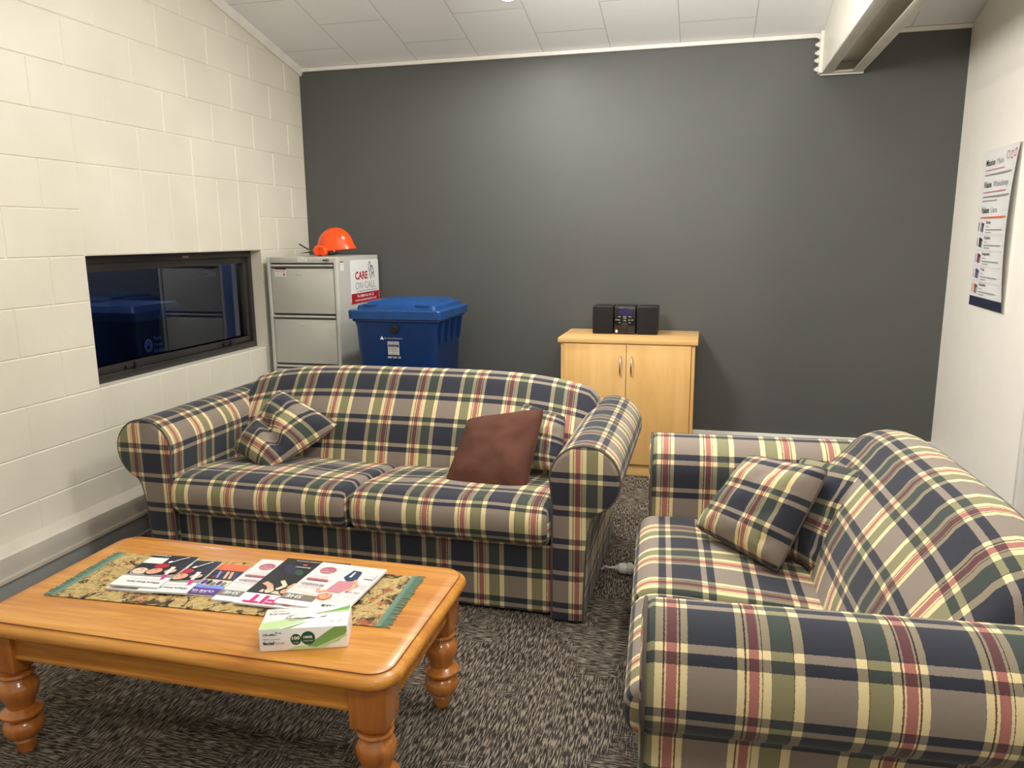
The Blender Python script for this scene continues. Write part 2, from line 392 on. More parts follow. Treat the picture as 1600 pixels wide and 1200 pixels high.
# cornice trims
mb = MB(); mb.box((0, -.022, 2.488), (3.25, 0, 2.512), TRIM, .004); mb.box((3.49, -.022, 2.488), (XR, 0, 2.512), TRIM, .004); struct(mb.build('trim_2'))
mb = MB()
th = math.atan(.2274)
mb.rings([[(0, 0, ceil_z(0)-.045), (.012, 0, ceil_z(0)-.045), (.028, 0, ceil_z(0)-.012), (.028, 0, ceil_z(0)+.002), (0, 0, ceil_z(0)+.002)],
          [(0, YF, ceil_z(YF)-.045), (.012, YF, ceil_z(YF)-.045), (.028, YF, ceil_z(YF)-.012), (.028, YF, ceil_z(YF)+.002), (0, YF, ceil_z(YF)+.002)]], TRIM)
struct(mb.build('trim_3', smooth=20))
mb = MB(); mb.box((.0, -.014, 0), (XR, 0, .188), TRIM, .004); struct(mb.build('baseboard_back'))
mb = MB(); mb.box((0, YF, 0), (.064, -.64, .088), VINYL, .003); mb.box((.064, YF, 0), (.085, -.64, .008), VINYL, .004); struct(mb.build('baseboard_left'))
t = thing('cable_trunking', 'long cream cable trunking running low along the white block wall', 'trunking', (0, -3.5, 0))
mb = MB(); ring = [(.001, 0, .088), (.062, 0, .088), (.070, 0, .094), (.070, 0, .188), (.062, 0, .195), (.001, 0, .212)]
mb.rings([[(x, YF+3.51, z) for x, _, z in ring], [(x, 2.86, z) for x, _, z in ring]], TRUNK); mb.build('channel', t, smooth=20)
mb = MB(); mb.box((.066, YF+3.52, .088), (.077, 2.86, .108), TRUNK, .002); mb.build('lower_lip', t)

# window
t = thing('window_1', 'wide black framed window set low in the white block wall', 'window', (-.105, -1.301, .735)); t['kind'] = 'structure'
def frame_part(name, y0, y1, z0, z1, w, x0, x1, wb=None, parent=t, m=BLACK):
    wb = wb or w; mb = MB()
    mb.box((x0, y0, z0), (x1, y1, z0+wb), m, .003); mb.box((x0, y0, z1-w), (x1, y1, z1), m, .003)
    mb.box((x0, y0, z0+wb), (x1, y0+w, z1-w), m, .003); mb.box((x0, y1-w, z0+wb), (x1, y1, z1-w), m, .003)
    return mb.build(name, parent)
frame_part('window_frame', -.70, .70, 0, .60, .038, -.06, .03)
sash = frame_part('sash', -.665, .665, .033, .565, .042, -.035, .018)
mb = MB(); mb.face([(-.008, -.626, .072), (-.008, .626, .072), (-.008, .626, .526), (-.008, -.626, .526)], GLASS); g = mb.build('pane', sash, smooth=0, weld=False)
for yy in (-.38, .42):
    mb = MB(); mb.box((.018, yy-.06, .045), (.032, yy+.06, .062), BLK, .003); mb.box((.032, yy-.01, .04), (.045, yy+.012, .075), BLK, .003); mb.build('latch', sash)
mb = MB(); mb.box((.03, .05, .57), (.032, .10, .582), mat('maker_sticker', (150, 120, 118), .4)); mb.build('sticker', t, smooth=0)

# outside in the dark
mb = MB(); mb.box((-7, -9, -.35), (-.2, 6, -.3), mat('night_ground', (62, 78, 84), .8, bump=.3)); struct(mb.build('ground', smooth=0))
mb = MB(); mb.box((-4.2, -9, -.3), (-4.0, 6, 3.5), mat('night_wall', (52, 62, 86), .8)); struct(mb.build('wall_outside', smooth=0))

t = thing('reflection_bin', 'dark bin behind the window glass, standing in for a dim reflection', 'bin', (-1.15, -.47, -.3), R(90))  # interprets a dim reflection in the glass as a bin outside
t.scale = (.86, 1, 1)
mb = MB(); OB = mat('reflection_bin_blue', (34, 44, 74), .45); mb.rings([[(x*a, y*a, z) for x, y, _ in rrect(.26, .26, .04, 0, 4)] for a, z in ((.8, .0), (.98, 1.14), (1.0, 1.18))], OB); mb.build('bin_body', t, smooth=40)
mb = MB(); mb.rings([[(x*a, y*a, z) for x, y, _ in rrect(.28, .28, .04, 0, 4)] for a, z in ((1, 1.18), (1.02, 1.19), (1.02, 1.24), (.9, 1.28))], mat('reflection_bin_lid', (62, 84, 132), .4)); mb.build('lid', t, smooth=40)
p = Print(); p.ell(-.15, .03, .045, .045, LBLUE); p.ell(-.15, .03, .028, .028, OB); p.line([(-.19, .01), (-.15, .05), (-.11, .0)], .012, LBLUE)
for k, (tx, hh) in enumerate((('Paper', .026), ('Plastic', .020), ('Resources', .028), ('recycle', .016))): p.text(tx, -.09, .06-.042*k, hh, LBLUE, .1+.03*(k == 2), .01)
p.build('bin_label', t, frame_mtx((0, -.2585, .985), (1, 0, 0), (0, -.03, 1)))
mb = MB(); mb.box((-1.02, .44, -.3), (-.9, .60, 1.27), mat('reflection_post_blue', (96, 122, 160), .5), .004); struct(mb.build('reflection_post'))  # invented post, stands in for a dim blue reflection in the glass

# steel beam
t = thing('steel_beam', 'white painted steel portal beam with bolted end plate under the ceiling', 'beam', (3.37, -.03, 2.30))
mb = MB(); L = 3.2
for sx in (-1, 1):
    x0, x1 = (-.108, -.096) if sx < 0 else (.096, .108)
    mb.raw([(x0, 0, 0), (x1, 0, 0), (x1, -L, 0), (x0, -L, 0), (x0, 0, .215), (x1, 0, .215), (x1, -L, .215+.2274*L), (x0, -L, .215+.2274*L)],
           [(0, 1, 2, 3), (4, 7, 6, 5), (0, 4, 5, 1), (2, 6, 7, 3), (0, 3, 7, 4), (1, 5, 6, 2)], STEEL)
mb.build('web_plate', t, smooth=20)
mb = MB(); mb.box((-.108, -L, -.010), (-.052, 0, .0), STEEL, .002); mb.box((.052, -L, -.010), (.108, 0, .0), STEEL, .002); mb.build('bottom_flange', t)
mb = MB(); mb.box((-.096, -L, .050), (.096, 0, .060), STEEL); mb.build('inner_web', t)
mb = MB(); mb.box((-.052, -.055, -.010), (.052, -.0, .0), STEEL, .002); mb.box((-.115, 0, -.016), (.115, .012, .20), STEEL, .002); mb.build('end_plate', t)
mb = MB(); mb.box((-.128, -.06, -.012), (-.108, .01, .21), STEEL, .003); mb.build('side_cleat', t)
for z in (.012, .058, .098, .142, .185):
    mb = MB(); mb.lathe([(.0, -.0), (.014, 0), (.014, -.012), (.008, -.012), (.008, -.022), (0, -.022)], STEEL, 6, (-.128, -.028, z), 'x', False, False); mb.build('bolt', t)

# downlight
t = thing('ceiling_light', 'round recessed ceiling light glowing at the top edge above the dark wall', 'light', (1.60, -.655, ceil_z(-.655)-.004))
t.scale = (.5, .5, .5)
t.rotation_euler = (-math.atan(.2274), 0, 0)
mb = MB(); mb.lathe([(.088, -.008), (.105, -.006), (.108, 0), (.108, .004), (.088, .004)], TRIM, 40, capa=False, capb=False); mb.build('bezel', t)
em = mat('lamp_diffuser', (255, 250, 240), .5, emit=30); mb = MB(); mb.lathe([(.001, -.006), (.088, -.005), (.088, .002)], em, 40); mb.build('diffuser', t)

# ------------------------------------------------------------------ sofas
def grid_box(nx, ny, nz):
    """surface of a unit cube [-1,1]^3 as faces of (x,y,z) plus side id"""
    out = []
    def side(n1, n2, fn, sid):
        for i in range(n1):
            for j in range(n2):
                q = []
                for a, b in ((i, j), (i+1, j), (i+1, j+1), (i, j+1)): q.append(fn(-1+2*a/n1, -1+2*b/n2))
                out.append((q, sid))
    side(nx, ny, lambda a, b: (a, b, 1), 'top'); side(nx, ny, lambda a, b: (a, -b, -1), 'bot')
    side(nx, nz, lambda a, b: (a, -1, b), 'front'); side(nx, nz, lambda a, b: (-a, 1, b), 'back')
    side(ny, nz, lambda a, b: (1, a, b), 'right'); side(ny, nz, lambda a, b: (-1, -a, b), 'left')
    return out
def rounded(p, h, r):
    q = [p[i]*h[i] for i in range(3)]; c = [max(-(h[i]-r[i]), min(h[i]-r[i], q[i])) for i in range(3)]
    d = [(q[i]-c[i])/r[i] for i in range(3)]; m = math.sqrt(sum(x*x for x in d)); mx = max(abs(x) for x in d)
    if m > 1e-9: d = [x*mx/m for x in d]
    return [c[i]+d[i]*r[i] for i in range(3)]
def spacing(t, e=.8): return math.copysign(1-(1-abs(t))**(1+e), t) if True else t

def seat_cushion(cx, half, y0, y1, zb, ztf, ztr, seed, uo, vo, parent):
    mb = MB(); h = (half, (y1-y0)/2, .085); r = (.035, .05, .06)
    for q, sid in grid_box(26, 26, 8):
        pts = []; uvs = []
        for p in q:
            p = tuple(spacing(v, .5) for v in p)
            x, y, z = rounded(p, h, r)
            fy = (y+h[1])/(2*h[1]); fz = (z+h[2])/(2*h[2])
            zt = ztf+(ztr-ztf)*max(0, fy-.25)/.75
            zt += .014*(1-(x/half)**2)*math.sin(math.pi*min(1, max(0, fy)))
            zt += .006*noise.noise(Vector((x*5+seed, y*5, 0)))
            Z = zb+(zt-zb)*fz; Y = (y0+y1)/2+y
            if sid == 'front' or fy < .1: Y -= .016*math.sin(math.pi*fz)*(1-fy)
            X = cx+x*(1+.0*fz)
            pts.append((X, Y, Z)); px, py, pz = p[0]*half, p[1]*h[1]+h[1], p[2]*h[2]+h[2]; tz = 2*h[2]-pz
            u, v = px, py
            if sid == 'front': v = -tz
            elif sid == 'back': v = 2*h[1]+tz
            elif sid == 'right': u = half+tz
            elif sid == 'left': u = -half-tz
            uvs.append((cx+u+uo, v+vo))
        mb.face(pts, PLAID, uvs)
    c = mb.build('seat_cushion', parent, smooth=60)
    # piping round the front and side edges of the top
    return c

def arm_outline(n=26):
    """(s, z) starting at the inner foot, over the roll, down the outer side; s grows outwards"""
    o = [(0, .012), (0, .12), (0, .24), (0, .36), (0, .45), (-.003, .50)]
    for k in range(n+1):
        a = math.pi-(math.pi+R(66))*k/n; o.append((.12+.128*math.cos(a), .552+.128*math.sin(a)))
    o += [(.158, .422), (.146, .398), (.138, .36), (.131, .30), (.126, .22), (.122, .12), (.12, .012)]
    return o
def armrest(side, xin, depth, uo, vo, parent):
    sg = side; out = arm_outline(); n = len(out); arc = [0]
    for a, b in zip(out, out[1:]): arc.append(arc[-1]+math.hypot(b[0]-a[0], b[1]-a[1]))
    cen = (.10, .42); mb = MB(); ys = [0, .004, .012, .03]+[.03+(depth-.05)*k/14 for k in range(1, 15)]+[depth-.005, depth]
    rs = []
    for y in ys:
        ins = .010*max(0, 1-y/.012)**.5 if y < .012 else 0
        if y > depth-.02: ins = .012*((y-depth+.02)/.02)
        ring = []
        for j, (s, z) in enumerate(out):
            dz, ds = z-cen[1], s-cen[0]; l = math.hypot(ds, dz) or 1
            k = 1-ins/l*(.8 if z > .3 else .4)
            wob = .0018*noise.noise(Vector((y*7, arc[j]*6, sg*3)))
            ring.append((sg*(xin+cen[0]+ds*k+wob), y, max(.006, cen[1]+dz*k)))
        rs.append(ring)
    mb.rings(rs, PLAID, True, True, True, lambda i, j: (ys[min(i, len(ys)-1)]+uo, arc[j % n]+vo if j < n else arc[-1]+.12+vo))
    o = mb.build('armrest', parent, smooth=50)
    # front panel
    mb = MB(); P = [(sg*(xin+s), z) for s, z in out]; cx = sg*(xin+.11)
    def ins(d, y):
        r_ = []
        for (s, z) in out:
            ds, dz = s-cen[0], z-cen[1]
            if z < .40: # narrow neck: inset horizontally
                s2 = min(max(s, d), .12-d if s > .06 else 9) if s < .06 else s-d
            else:
                l = math.hypot(ds, dz); s2 = s-ds/l*d; z = z-dz/l*d
            r_.append((sg*(xin+s2), y, max(z, .008)))
        return r_
    a = ins(.004, .001); b = ins(.006, -.006); c = ins(.022, -.010)
    mb.rings([a, b, c], PLAID, True, False, False)
    mb.f.append(tuple(range(len(mb.v)-n, len(mb.v)))); mb.m.append(mb.mi(PLAID)); mb.uv.append([(0, 0)]*n)
    mb.uv = [[(sg*mb.v[k][0]+(.062 if sg > 0 else .0015), mb.v[k][2]+.045) for k in f] for f in mb.f]
    mb.build('arm_front_panel', o, smooth=60)
    mb = MB(); mb.tube([(x, -.002, z) for x, _, z in ins(.002, 0)], .0042, PIPE, 6); mb.build('piping', o)
    return o

def backrest(half, hmid, hend, y0, depth, uo, vo, parent):
    """y0 = where the back meets the seat"""
    mb = MB(); nx = 44; rings = []; W2 = half+.065; xs = []
    for i in range(nx+1):
        t_ = -1+2*i/nx; t_ = math.copysign(1-(1-abs(t_))**1.35, t_); xs.append(t_*W2)
    arcs = []
    for x in xs:
        a = abs(x)/W2; h = hend+(hmid-hend)*(1-a**4)
        end = max(0, (a-.95)/.05); h -= .035*end*end; sh = .03*end*end
        e = .004*noise.noise(Vector((x*4, 0, 3)))
        cy, cz, r = y0+.285, h-.115, .115
        ax_, az_ = y0+sh, .35; dd = math.hypot(cy-ax_, cz-az_); base = math.atan2(cz-az_, cy-ax_); al0 = math.asin(r/dd); tl = math.sqrt(dd*dd-r*r)
        tx_, tz_ = ax_+tl*math.cos(base+al0), az_+tl*math.sin(base+al0); a0 = math.atan2(tz_-cz, tx_-cy); nxx, nzz = math.cos(a0), math.sin(a0)
        pr = [(y0+sh, .30)]
        for k in range(5):
            f = k/5; bl = .034*math.sin(math.pi*f)+e*(k > 0); pr.append((ax_+(tx_-ax_)*f+nxx*bl, az_+(tz_-az_)*f+nzz*bl))
        for k in range(11):
            an = a0-a0*k/10; pr.append((cy+r*math.cos(an), cz+r*math.sin(an)*1.0))
        pr += [(cy+r, cz-.06), (depth+.0, .40), (depth, .20), (depth, .012)]
        al = [0]
        for p, q in zip(pr, pr[1:]): al.append(al[-1]+math.hypot(q[0]-p[0], q[1]-p[1]))
        arcs.append([h_ - al[16-5] for h_ in al]); rings.append([(x, y, z) for y, z in pr])
    n = len(rings[0])
    mb.rings(rings, PLAID, False, False, False, lambda i, j: (xs[i]+uo, arcs[i][min(j, n-1)]+vo))
    for i in (0, nx):
        f = list(range(i*n, i*n+n)); mb.f.append(tuple(f)); mb.m.append(0); mb.uv.append([(mb.v[k][1], mb.v[k][2]) for k in f])
    return mb.build('backrest', parent, smooth=60)

def sofa(label, loc, rotz, roll_half, depth, front_out, hmid, hend, ph, seam=0, zf=.452, zr=.395):
    t = thing('sofa', label, 'sofa', loc, rotz, 'matching tartan sofas')
    xin = roll_half-.12
    for sg in (-1, 1): armrest(sg, xin, depth-.05, ph[0], ph[1], t)
    backrest(xin, hmid, hend, .475, depth, ph[2], ph[3], t)
    mb = MB()
    def fuv(pts): return [(p[0]+ph[4], p[2]+.062) for p in pts]
    q = [(-xin-.005, .022, .016), (xin+.005, .022, .016), (xin+.005, .022, .285), (-xin-.005, .022, .285)]
    mb.face(q, PLAID, fuv(q))
    for y in (.5,): mb.face([(-xin, .022, .285), (xin, .022, .285), (xin, y, .285), (-xin, y, .285)], PLAID, [(0, 0)]*4)
    mb.face([(-xin, .022, .016), (xin, .022, .016), (xin, depth-.02, .016), (-xin, depth-.02, .016)], BLK)
    mb.face([(-xin, depth-.02, .016), (xin, depth-.02, .016), (xin, depth-.02, .285), (-xin, depth-.02, .285)], BLK)
    mb.build('seat_base', t, smooth=0)
    for k, sg in enumerate((-1, 1)):
        x0_, x1_ = (-xin, seam) if sg < 0 else (seam, xin)
        seat_cushion((x0_+x1_)/2, (x1_-x0_)/2-.001, -front_out, .55, .265 if seam else .285, zf, zr, k*7+ph[0], ph[5], ph[6], t)
    return t
PHASE1 = (.34, .06, .056, .185, .016, .0675, .23)
sofa('tartan sofa with a brown scatter cushion, standing behind the pine coffee table', (1.3725, -2.29, 0), 0, .9175, .96, .03, .80, .725, PHASE1)
PHASE2 = (.34, .0, .056, .185, .2, .11, .15)
sofa('tartan sofa at the right, end-on beside the white wall, two tartan cushions heaped', (2.55, -2.7425, 0), R(-86.6), .6825, .96, .032, .805, .72, PHASE2, .06, .412, .375)

# ------------------------------------------------------------------ scatter cushions
def pillow(name, label, cs, T, m, uo=(0, 0), swap=False, crease=None, size=.38, seed=1, n=34, rot=0):
    """cs = corners top-left, top-right, bottom-right, bottom-left of the seam"""
    cs = [Vector(c) for c in cs]; ctr = sum(cs, Vector())/4
    nrm = (cs[1]-cs[3]).cross(cs[0]-cs[2]).normalized()
    if nrm.y > 0: nrm = -nrm
    t = thing(name, label, 'cushion', ctr); mb = MB()
    def P(u, v, sd):
        uu = u*(1-.045*(1-v*v))*(1-.06*(u*v)**4); vv = v*(1-.045*(1-u*u))*(1-.06*(u*v)**4)
        a, b = (uu+1)/2, (1-vv)/2
        p = cs[0]*(1-a)*(1-b)+cs[1]*a*(1-b)+cs[2]*a*b+cs[3]*(1-a)*b
        th = T*max(0, (1-u**4)*(1-v**4))**.62*(.86+.14*(1-u*u)*(1-v*v))
        wr = .011*noise.noise(Vector((u*2.6+seed, v*2.6, sd)))*(1-u**6)*(1-v**6)
        wr += .006*noise.noise(Vector((u*7+seed, v*7, sd)))*(1-u**6)*(1-v**6)
        if crease and sd > 0:
            (x0, y0), (x1, y1), dep, wd = crease; dx, dy = x1-x0, y1-y0; l = math.hypot(dx, dy)
            d = ((u-x0)*dy-(v-y0)*dx)/l; s_ = ((u-x0)*dx+(v-y0)*dy)/l/l
            f = max(0, min(1, s_*4, (1-s_)*4+.3)); wr -= dep*math.exp(-(d/wd)**2)*f*(1-u**8)*(1-v**8)
        return p-ctr+nrm*(sd*th+wr)
    for sd in (1, -1):
        for i in range(n):
            for j in range(n):
                q = [];
                for a, b in ((i, j), (i+1, j), (i+1, j+1), (i, j+1)):
                    u = math.sin((-1+2*a/n)*math.pi/2); v = math.sin((-1+2*b/n)*math.pi/2); q.append((u, v))
                if sd < 0: q.reverse()
                uv = []
                for u, v in q:
                    x, y = u*size/2, v*size/2
                    if swap: x, y = y, x
                    uv.append((x+uo[0], y+uo[1]))
                mb.face([P(u, v, sd) for u, v in q], m, uv)
    body = mb.build('cushion_cover', t, smooth=70)
    mb = MB(); pts = []
    for k in range(4*16):
        s_, f = divmod(k, 16); f = -1+2*f/16
        u, v = [(f, 1), (1, -f), (-f, -1), (-1, f)][s_]; pts.append(P(u, v, 1))
    mb.tube(pts+[pts[0]], .0028, m if m is BROWN else PIPE, 6); mb.build('seam', t)
    return t
pillow('scatter_cushion', 'creased tartan cushion leaning in the left corner of the sofa behind the coffee table',
       [(.745, -1.715, .715), (1.10, -1.80, .575), (.895, -2.10, .425), (.655, -1.99, .485)], .075, PLAID, (.12, .14), True, ((-1.0, .12), (.75, -.45), .05, .14), .42, 3)
pillow('scatter_cushion', 'tartan cushion half hidden behind the brown cushion on the sofa',
       [(1.93, -1.72, .70), (2.13, -1.78, .66), (2.145, -1.93, .46), (1.86, -1.86, .44)], .05, PLAID, (.3, .1), False, None, .36, 9)
pillow('scatter_cushion', 'plain dark brown cushion leaning on the right of the sofa behind the coffee table',
       [(1.725, -1.875, .655), (2.06, -1.86, .715), (2.035, -2.125, .415), (1.685, -2.11, .415)], .070, BROWN, (0, 0), False, None, .38, 5)
pillow('scatter_cushion', 'tartan cushion in front of the other one on the right hand sofa, lying flat-faced',
       [(2.84, -2.335, .70), (3.07, -2.49, .715), (2.925, -2.605, .405), (2.668, -2.375, .445)], .082, PLAID, (.074, .06), False, None, .40, 12)
pillow('scatter_cushion', 'tartan cushion wedged behind the front one against the back of the right hand sofa',
       [(3.0, -2.29, .69), (3.225, -2.495, .705), (3.065, -2.605, .395), (2.93, -2.42, .41)], .045, PLAID, (.16, .02), True, None, .38, 17)

# ------------------------------------------------------------------ coffee table
TX, TY, TZ = 1.412, -3.1125, .42
t = thing('coffee_table', 'varnished pine coffee table with turned legs in front of the sofa', 'table', (TX, TY, 0))
hx, hy = .615, .3125
mb = MB(); prof = [(.030, .380), (.012, .381), (.004, .385), (.001, .391), (0, .399), (.003, .407), (.009, .4125), (.0165, .4145), (.0185, .4165), (.0185, .4185), (.021, .420), (.055, .420)]
mb.rings([rrect(hx-i, hy-i, max(.075-i, .02), z) for i, z in prof], PINE, True, True, True); mb.tube(rrect(hx-.0195, hy-.0195, .0555, .4192), .0013, mat('groove_dark', (92, 50, 24), .5), 6, True); mb.build('tabletop', t, smooth=40)  # thin dark ring set into the edge groove
for nm, (x0, y0, x1, y1) in {'a': (-hx+.09, -hy+.045, hx-.09, -hy+.067), 'b': (-hx+.09, hy-.067, hx-.09, hy-.045), 'c': (-hx+.045, -hy+.09, -hx+.067, hy-.09), 'd': (hx-.067, -hy+.09, hx-.045, hy-.09)}.items():
    mb = MB(); mb.box((x0, y0, .308), (x1, y1, .385), PINE, .001)
    ox, oy = (0, .004) if nm in 'ab' else (.004, 0); mb.box((x0-ox, y0-oy, .300), (x1+ox, y1+oy, .314), PINE, .004); mb.build('apron', t)
LEG = [(.021, 0), (.024, .006), (.026, .020), (.031, .036), (.027, .043), (.036, .046), (.046, .056), (.052, .072), (.051, .086), (.043, .099), (.034, .105), (.040, .108), (.053, .115), (.054, .122), (.046, .129),
       (.034, .137), (.037, .150), (.046, .168), (.051, .188), (.050, .203), (.042, .215), (.035, .222), (.034, .227), (.043, .231), (.046, .237), (.043, .243), (.034, .246), (.034, .251), (.046, .257), (.048, .262)]
for sx in (-1, 1):
    for sy in (-1, 1):
        mb = MB(); c = (sx*(hx-.080), sy*(hy-.078), 0); mb.lathe(LEG, PINEZ, 32, c)
        mb.box((c[0]-.046, c[1]-.046, .262), (c[0]+.046, c[1]+.046, .382), PINEZ, .003); mb.build('leg', t)

# table runner
t = thing('table_runner', 'tapestry table runner with green fringed ends lying on the coffee table', 'table runner', (1.404, -3.077, .4205), R(3))
mb = MB(); nx, ny = 60, 18; HX, HY = .485, .150
def rz(x, y): return .0015+.0008*noise.noise(Vector((x*9, y*9, 1)))+.0006
pts = [[(-HX+2*HX*i/nx, -HY+2*HY*j/ny) for j in range(ny+1)] for i in range(nx+1)]
for i in range(nx):
    for j in range(ny):
        q = [pts[i][j], pts[i+1][j], pts[i+1][j+1], pts[i][j+1]]; mb.face([(x, y, rz(x, y)) for x, y in q], TAP)
        if i in (0, nx-1) or j in (0, ny-1): mb.face([(x, y, 0) for x, y in reversed(q)], TAP)
mb.build('woven_cloth', t, smooth=60)
for sg in (-1, 1):
    mb = MB(); mb.box((sg*HX-.008, -HY, .0005), (sg*HX+.008, HY, .0032), TEAL, .001)
    for k in range(75):
        y = -HY+.002+(2*HY-.004)*k/74; a = random.uniform(-.006, .006); l = random.uniform(.024, .034)
        mb.tube([(sg*HX, y, .002), (sg*(HX+l*.5), y+a*.4, .0032), (sg*(HX+l), y+a, .0018)], .0015, TEAL, 5)
    mb.build('fringe', t)

# ------------------------------------------------------------------ magazines
def magazine(label, c, w, h, phi, z, thick, art, skew=0, splay=0):
    t = thing('magazine', label, 'magazine', (c[0], c[1], z), R(180+phi))
    mb = MB(); n = 5
    for k in range(n):
        o = splay*(k-2)*.001; mb.box((-w/2+.001+abs(o), -h/2+.001, thick*k/n), (w/2-.001+o, h/2-.001+o*.6, thick*(k+.85)/n), WP)
    mb.build('pages', t, smooth=0)
    mb = MB(); mb.box((-w/2, -h/2, thick-.0003), (w/2, h/2, thick), W); mb.box((-w/2, -h/2, 0), (w/2, h/2, .0003), W); mb.box((w/2-.0004, -h/2, 0), (w/2, h/2, thick), W); cv = mb.build('cover', t, smooth=0)
    p = Print(); art(p, w, h); p.build('cover_print', cv, frame_mtx((0, 0, thick), (1, 0, 0), (0, 1, 0)))
    return t
def face(p, x, y, s, m=SKIN, hair=K, rot=0):
    p.ell(x, y+.15*s, s*.95, s*1.05, hair, rot); p.ell(x, y, s*.74, s*.92, m, rot)
    p.ell(x-.26*s, y+.12*s, s*.10, s*.06, K); p.ell(x+.26*s, y+.12*s, s*.10, s*.06, K); p.ell(x, y-.42*s, s*.24, s*.08, RED)
def art_where(p, w, h):
    p.rect(-w/2, -h/2, w/2, h/2-.062, K)
    p.rect(-w/2, h/2-.062, w/2, h/2, W)
    p.rect(w/2-.066, -h/2+.022, w/2-.002, -h/2+.062, W)
    p.ell(.0, -.030, .022, .017, RED)
    p.poly([(-w/2, h/2-.062), (-w/2, h/2-.085), (-.03, h/2-.075), (w/2, h/2-.072), (w/2, h/2-.062)], GR)
    face(p, .045, .010, .026, SKIN2, GR, 1.2); face(p, .0, .008, .025, SKIN, K, 2.2); face(p, -.048, .002, .019, SKIN, K, 2)
    p.text('Where from here', w/2-.142, h/2-.030, .011, K, .105, .012); p.text('HE ARA WHAKAMUA', w/2-.13, h/2-.046, .005, GR, .09)
    p.poly([(-.052, h/2-.045), (-.060, h/2-.05), (-.056, h/2-.078), (-.044, h/2-.078)], PINK)
    p.poly([(-.054, h/2-.078), (-.044, h/2-.078), (-.036, h/2-.130), (-.050, h/2-.130)], W)
    p.line([(-.012, -.048), (-.030, -.075), (-.05, -.096)], .004, W); p.line([(-.008, -.05), (-.014, -.062)], .008, W)
    p.text('Citizens', w/2-.064, -h/2+.006, .011, W, .058, .01)
def art_orange(p, w, h):
    p.rect(-w/2, -h/2, w/2, h/2, CREAM); p.rect(-w/2, -h/2, w/2, -h/2+.045, OR); p.rect(-w/2, -h/2+.042, w/2, -h/2+.105, K)
    for k in range(9):
        x = -w/2+.02+k*.013; p.line([(x, -h/2+.05), (x+random.uniform(-.02, .02), -h/2+.095)], random.uniform(.004, .009), random.choice([OR, RED, JEAN, SKIN, LBLUE]))
    for k in range(8):
        x = -w/2+.015+k*.016; p.ell(x, h/2-.07+random.uniform(-.006, .006), .007, .014, random.choice([TAUPE, PURP, K, ROSE, GREEN])); p.ell(x, h/2-.052, .004, .005, SKIN)
    p.rect(-w/2, h/2-.055, w/2, h/2-.035, LBLUE); p.rect(-w/2, h/2-.037, w/2, h/2, PURP)
    p.text('CLIVE GUIDES', -w/2+.014, h/2-.025, .011, W, w-.04, .02); p.text('YOUR LOCAL', -w/2+.03, h/2-.010, .004, W, .05)
def art_nurse(p, w, h):
    p.rect(-w/2, -h/2, w/2, h/2, PALEP); p.rect(-w/2, h/2-.024, w/2, h/2, W)
    p.rect(.005, h/2-.060, w/2, h/2-.026, TAUPE)
    p.ell(w/2-.045, -h/2+.050, .026, .024, ROSE); p.ell(w/2-.045, -h/2+.050, .023, .021, mat('print_mauve', (176, 96, 112), .35)); p.text('5 WAYS', w/2-.062, -h/2+.056, .007, W, .034, .01); p.text('to win', w/2-.060, -h/2+.044, .006, W, .03)
    p.poly([(.01, h/2-.062), (w/2, h/2-.062), (w/2, h/2-.085), (.05, h/2-.072)], W); p.line([(.02, h/2-.068), (.06, h/2-.072), (w/2-.01, h/2-.076)], .006, SKIN2)
    # standing figure: legs at the foot of the cover, head under the title
    p.poly([(-.030, -.100), (-.014, -.102), (-.006, -.052), (-.026, -.030), (-.052, -.04), (-.046, -.09), (-.038, -.100)], JEAN); p.poly([(-.026, -.092), (-.022, -.092), (-.020, -.056), (-.028, -.058)], W)
    p.poly([(-.053, -.034), (-.004, -.028), (.004, .040), (-.040, .042), (-.058, .00)], ROSE)
    p.line([(-.055, .03), (-.068, -.01), (-.048, -.045)], .010, SKIN); p.line([(.0, .035), (.020, .050), (.028, .03)], .010, SKIN)
    face(p, -.012, .066, .021, SKIN, OR)
    p.text('nus', -w/2+.028, h/2-.022, .018, K, .048, .01); p.text('SHE', .045, h/2-.051, .017, W, .048, .02)
    for k, (x, y, l) in enumerate([(.025, .03, .07), (.03, .018, .06), (.028, .006, .065), (.03, -.03, .06), (.032, -.042, .05), (-.098, .0, .03), (-.098, -.012, .032), (-.098, .055, .035)]):
        p.text('healthy living tips', x, y, .005, GR, l)
    p.rect(.025, -.022, .092, -.012, mat('print_mauve', (176, 96, 112), .35)); p.text('Breakfast', .02, .010, .010, K, .075, 0, 'LEFT', .4); p.text('Live well', -.098, .028, .010, K, .042, 0, 'LEFT', .4)
    p.rect(-.098, -.085, -.068, -.055, W); p.line([(-.098, -.085), (-.068, -.085), (-.068, -.055), (-.098, -.055), (-.098, -.085)], .001, GR); p.text('ROI', -.093, -.075, .009, GR, .02)
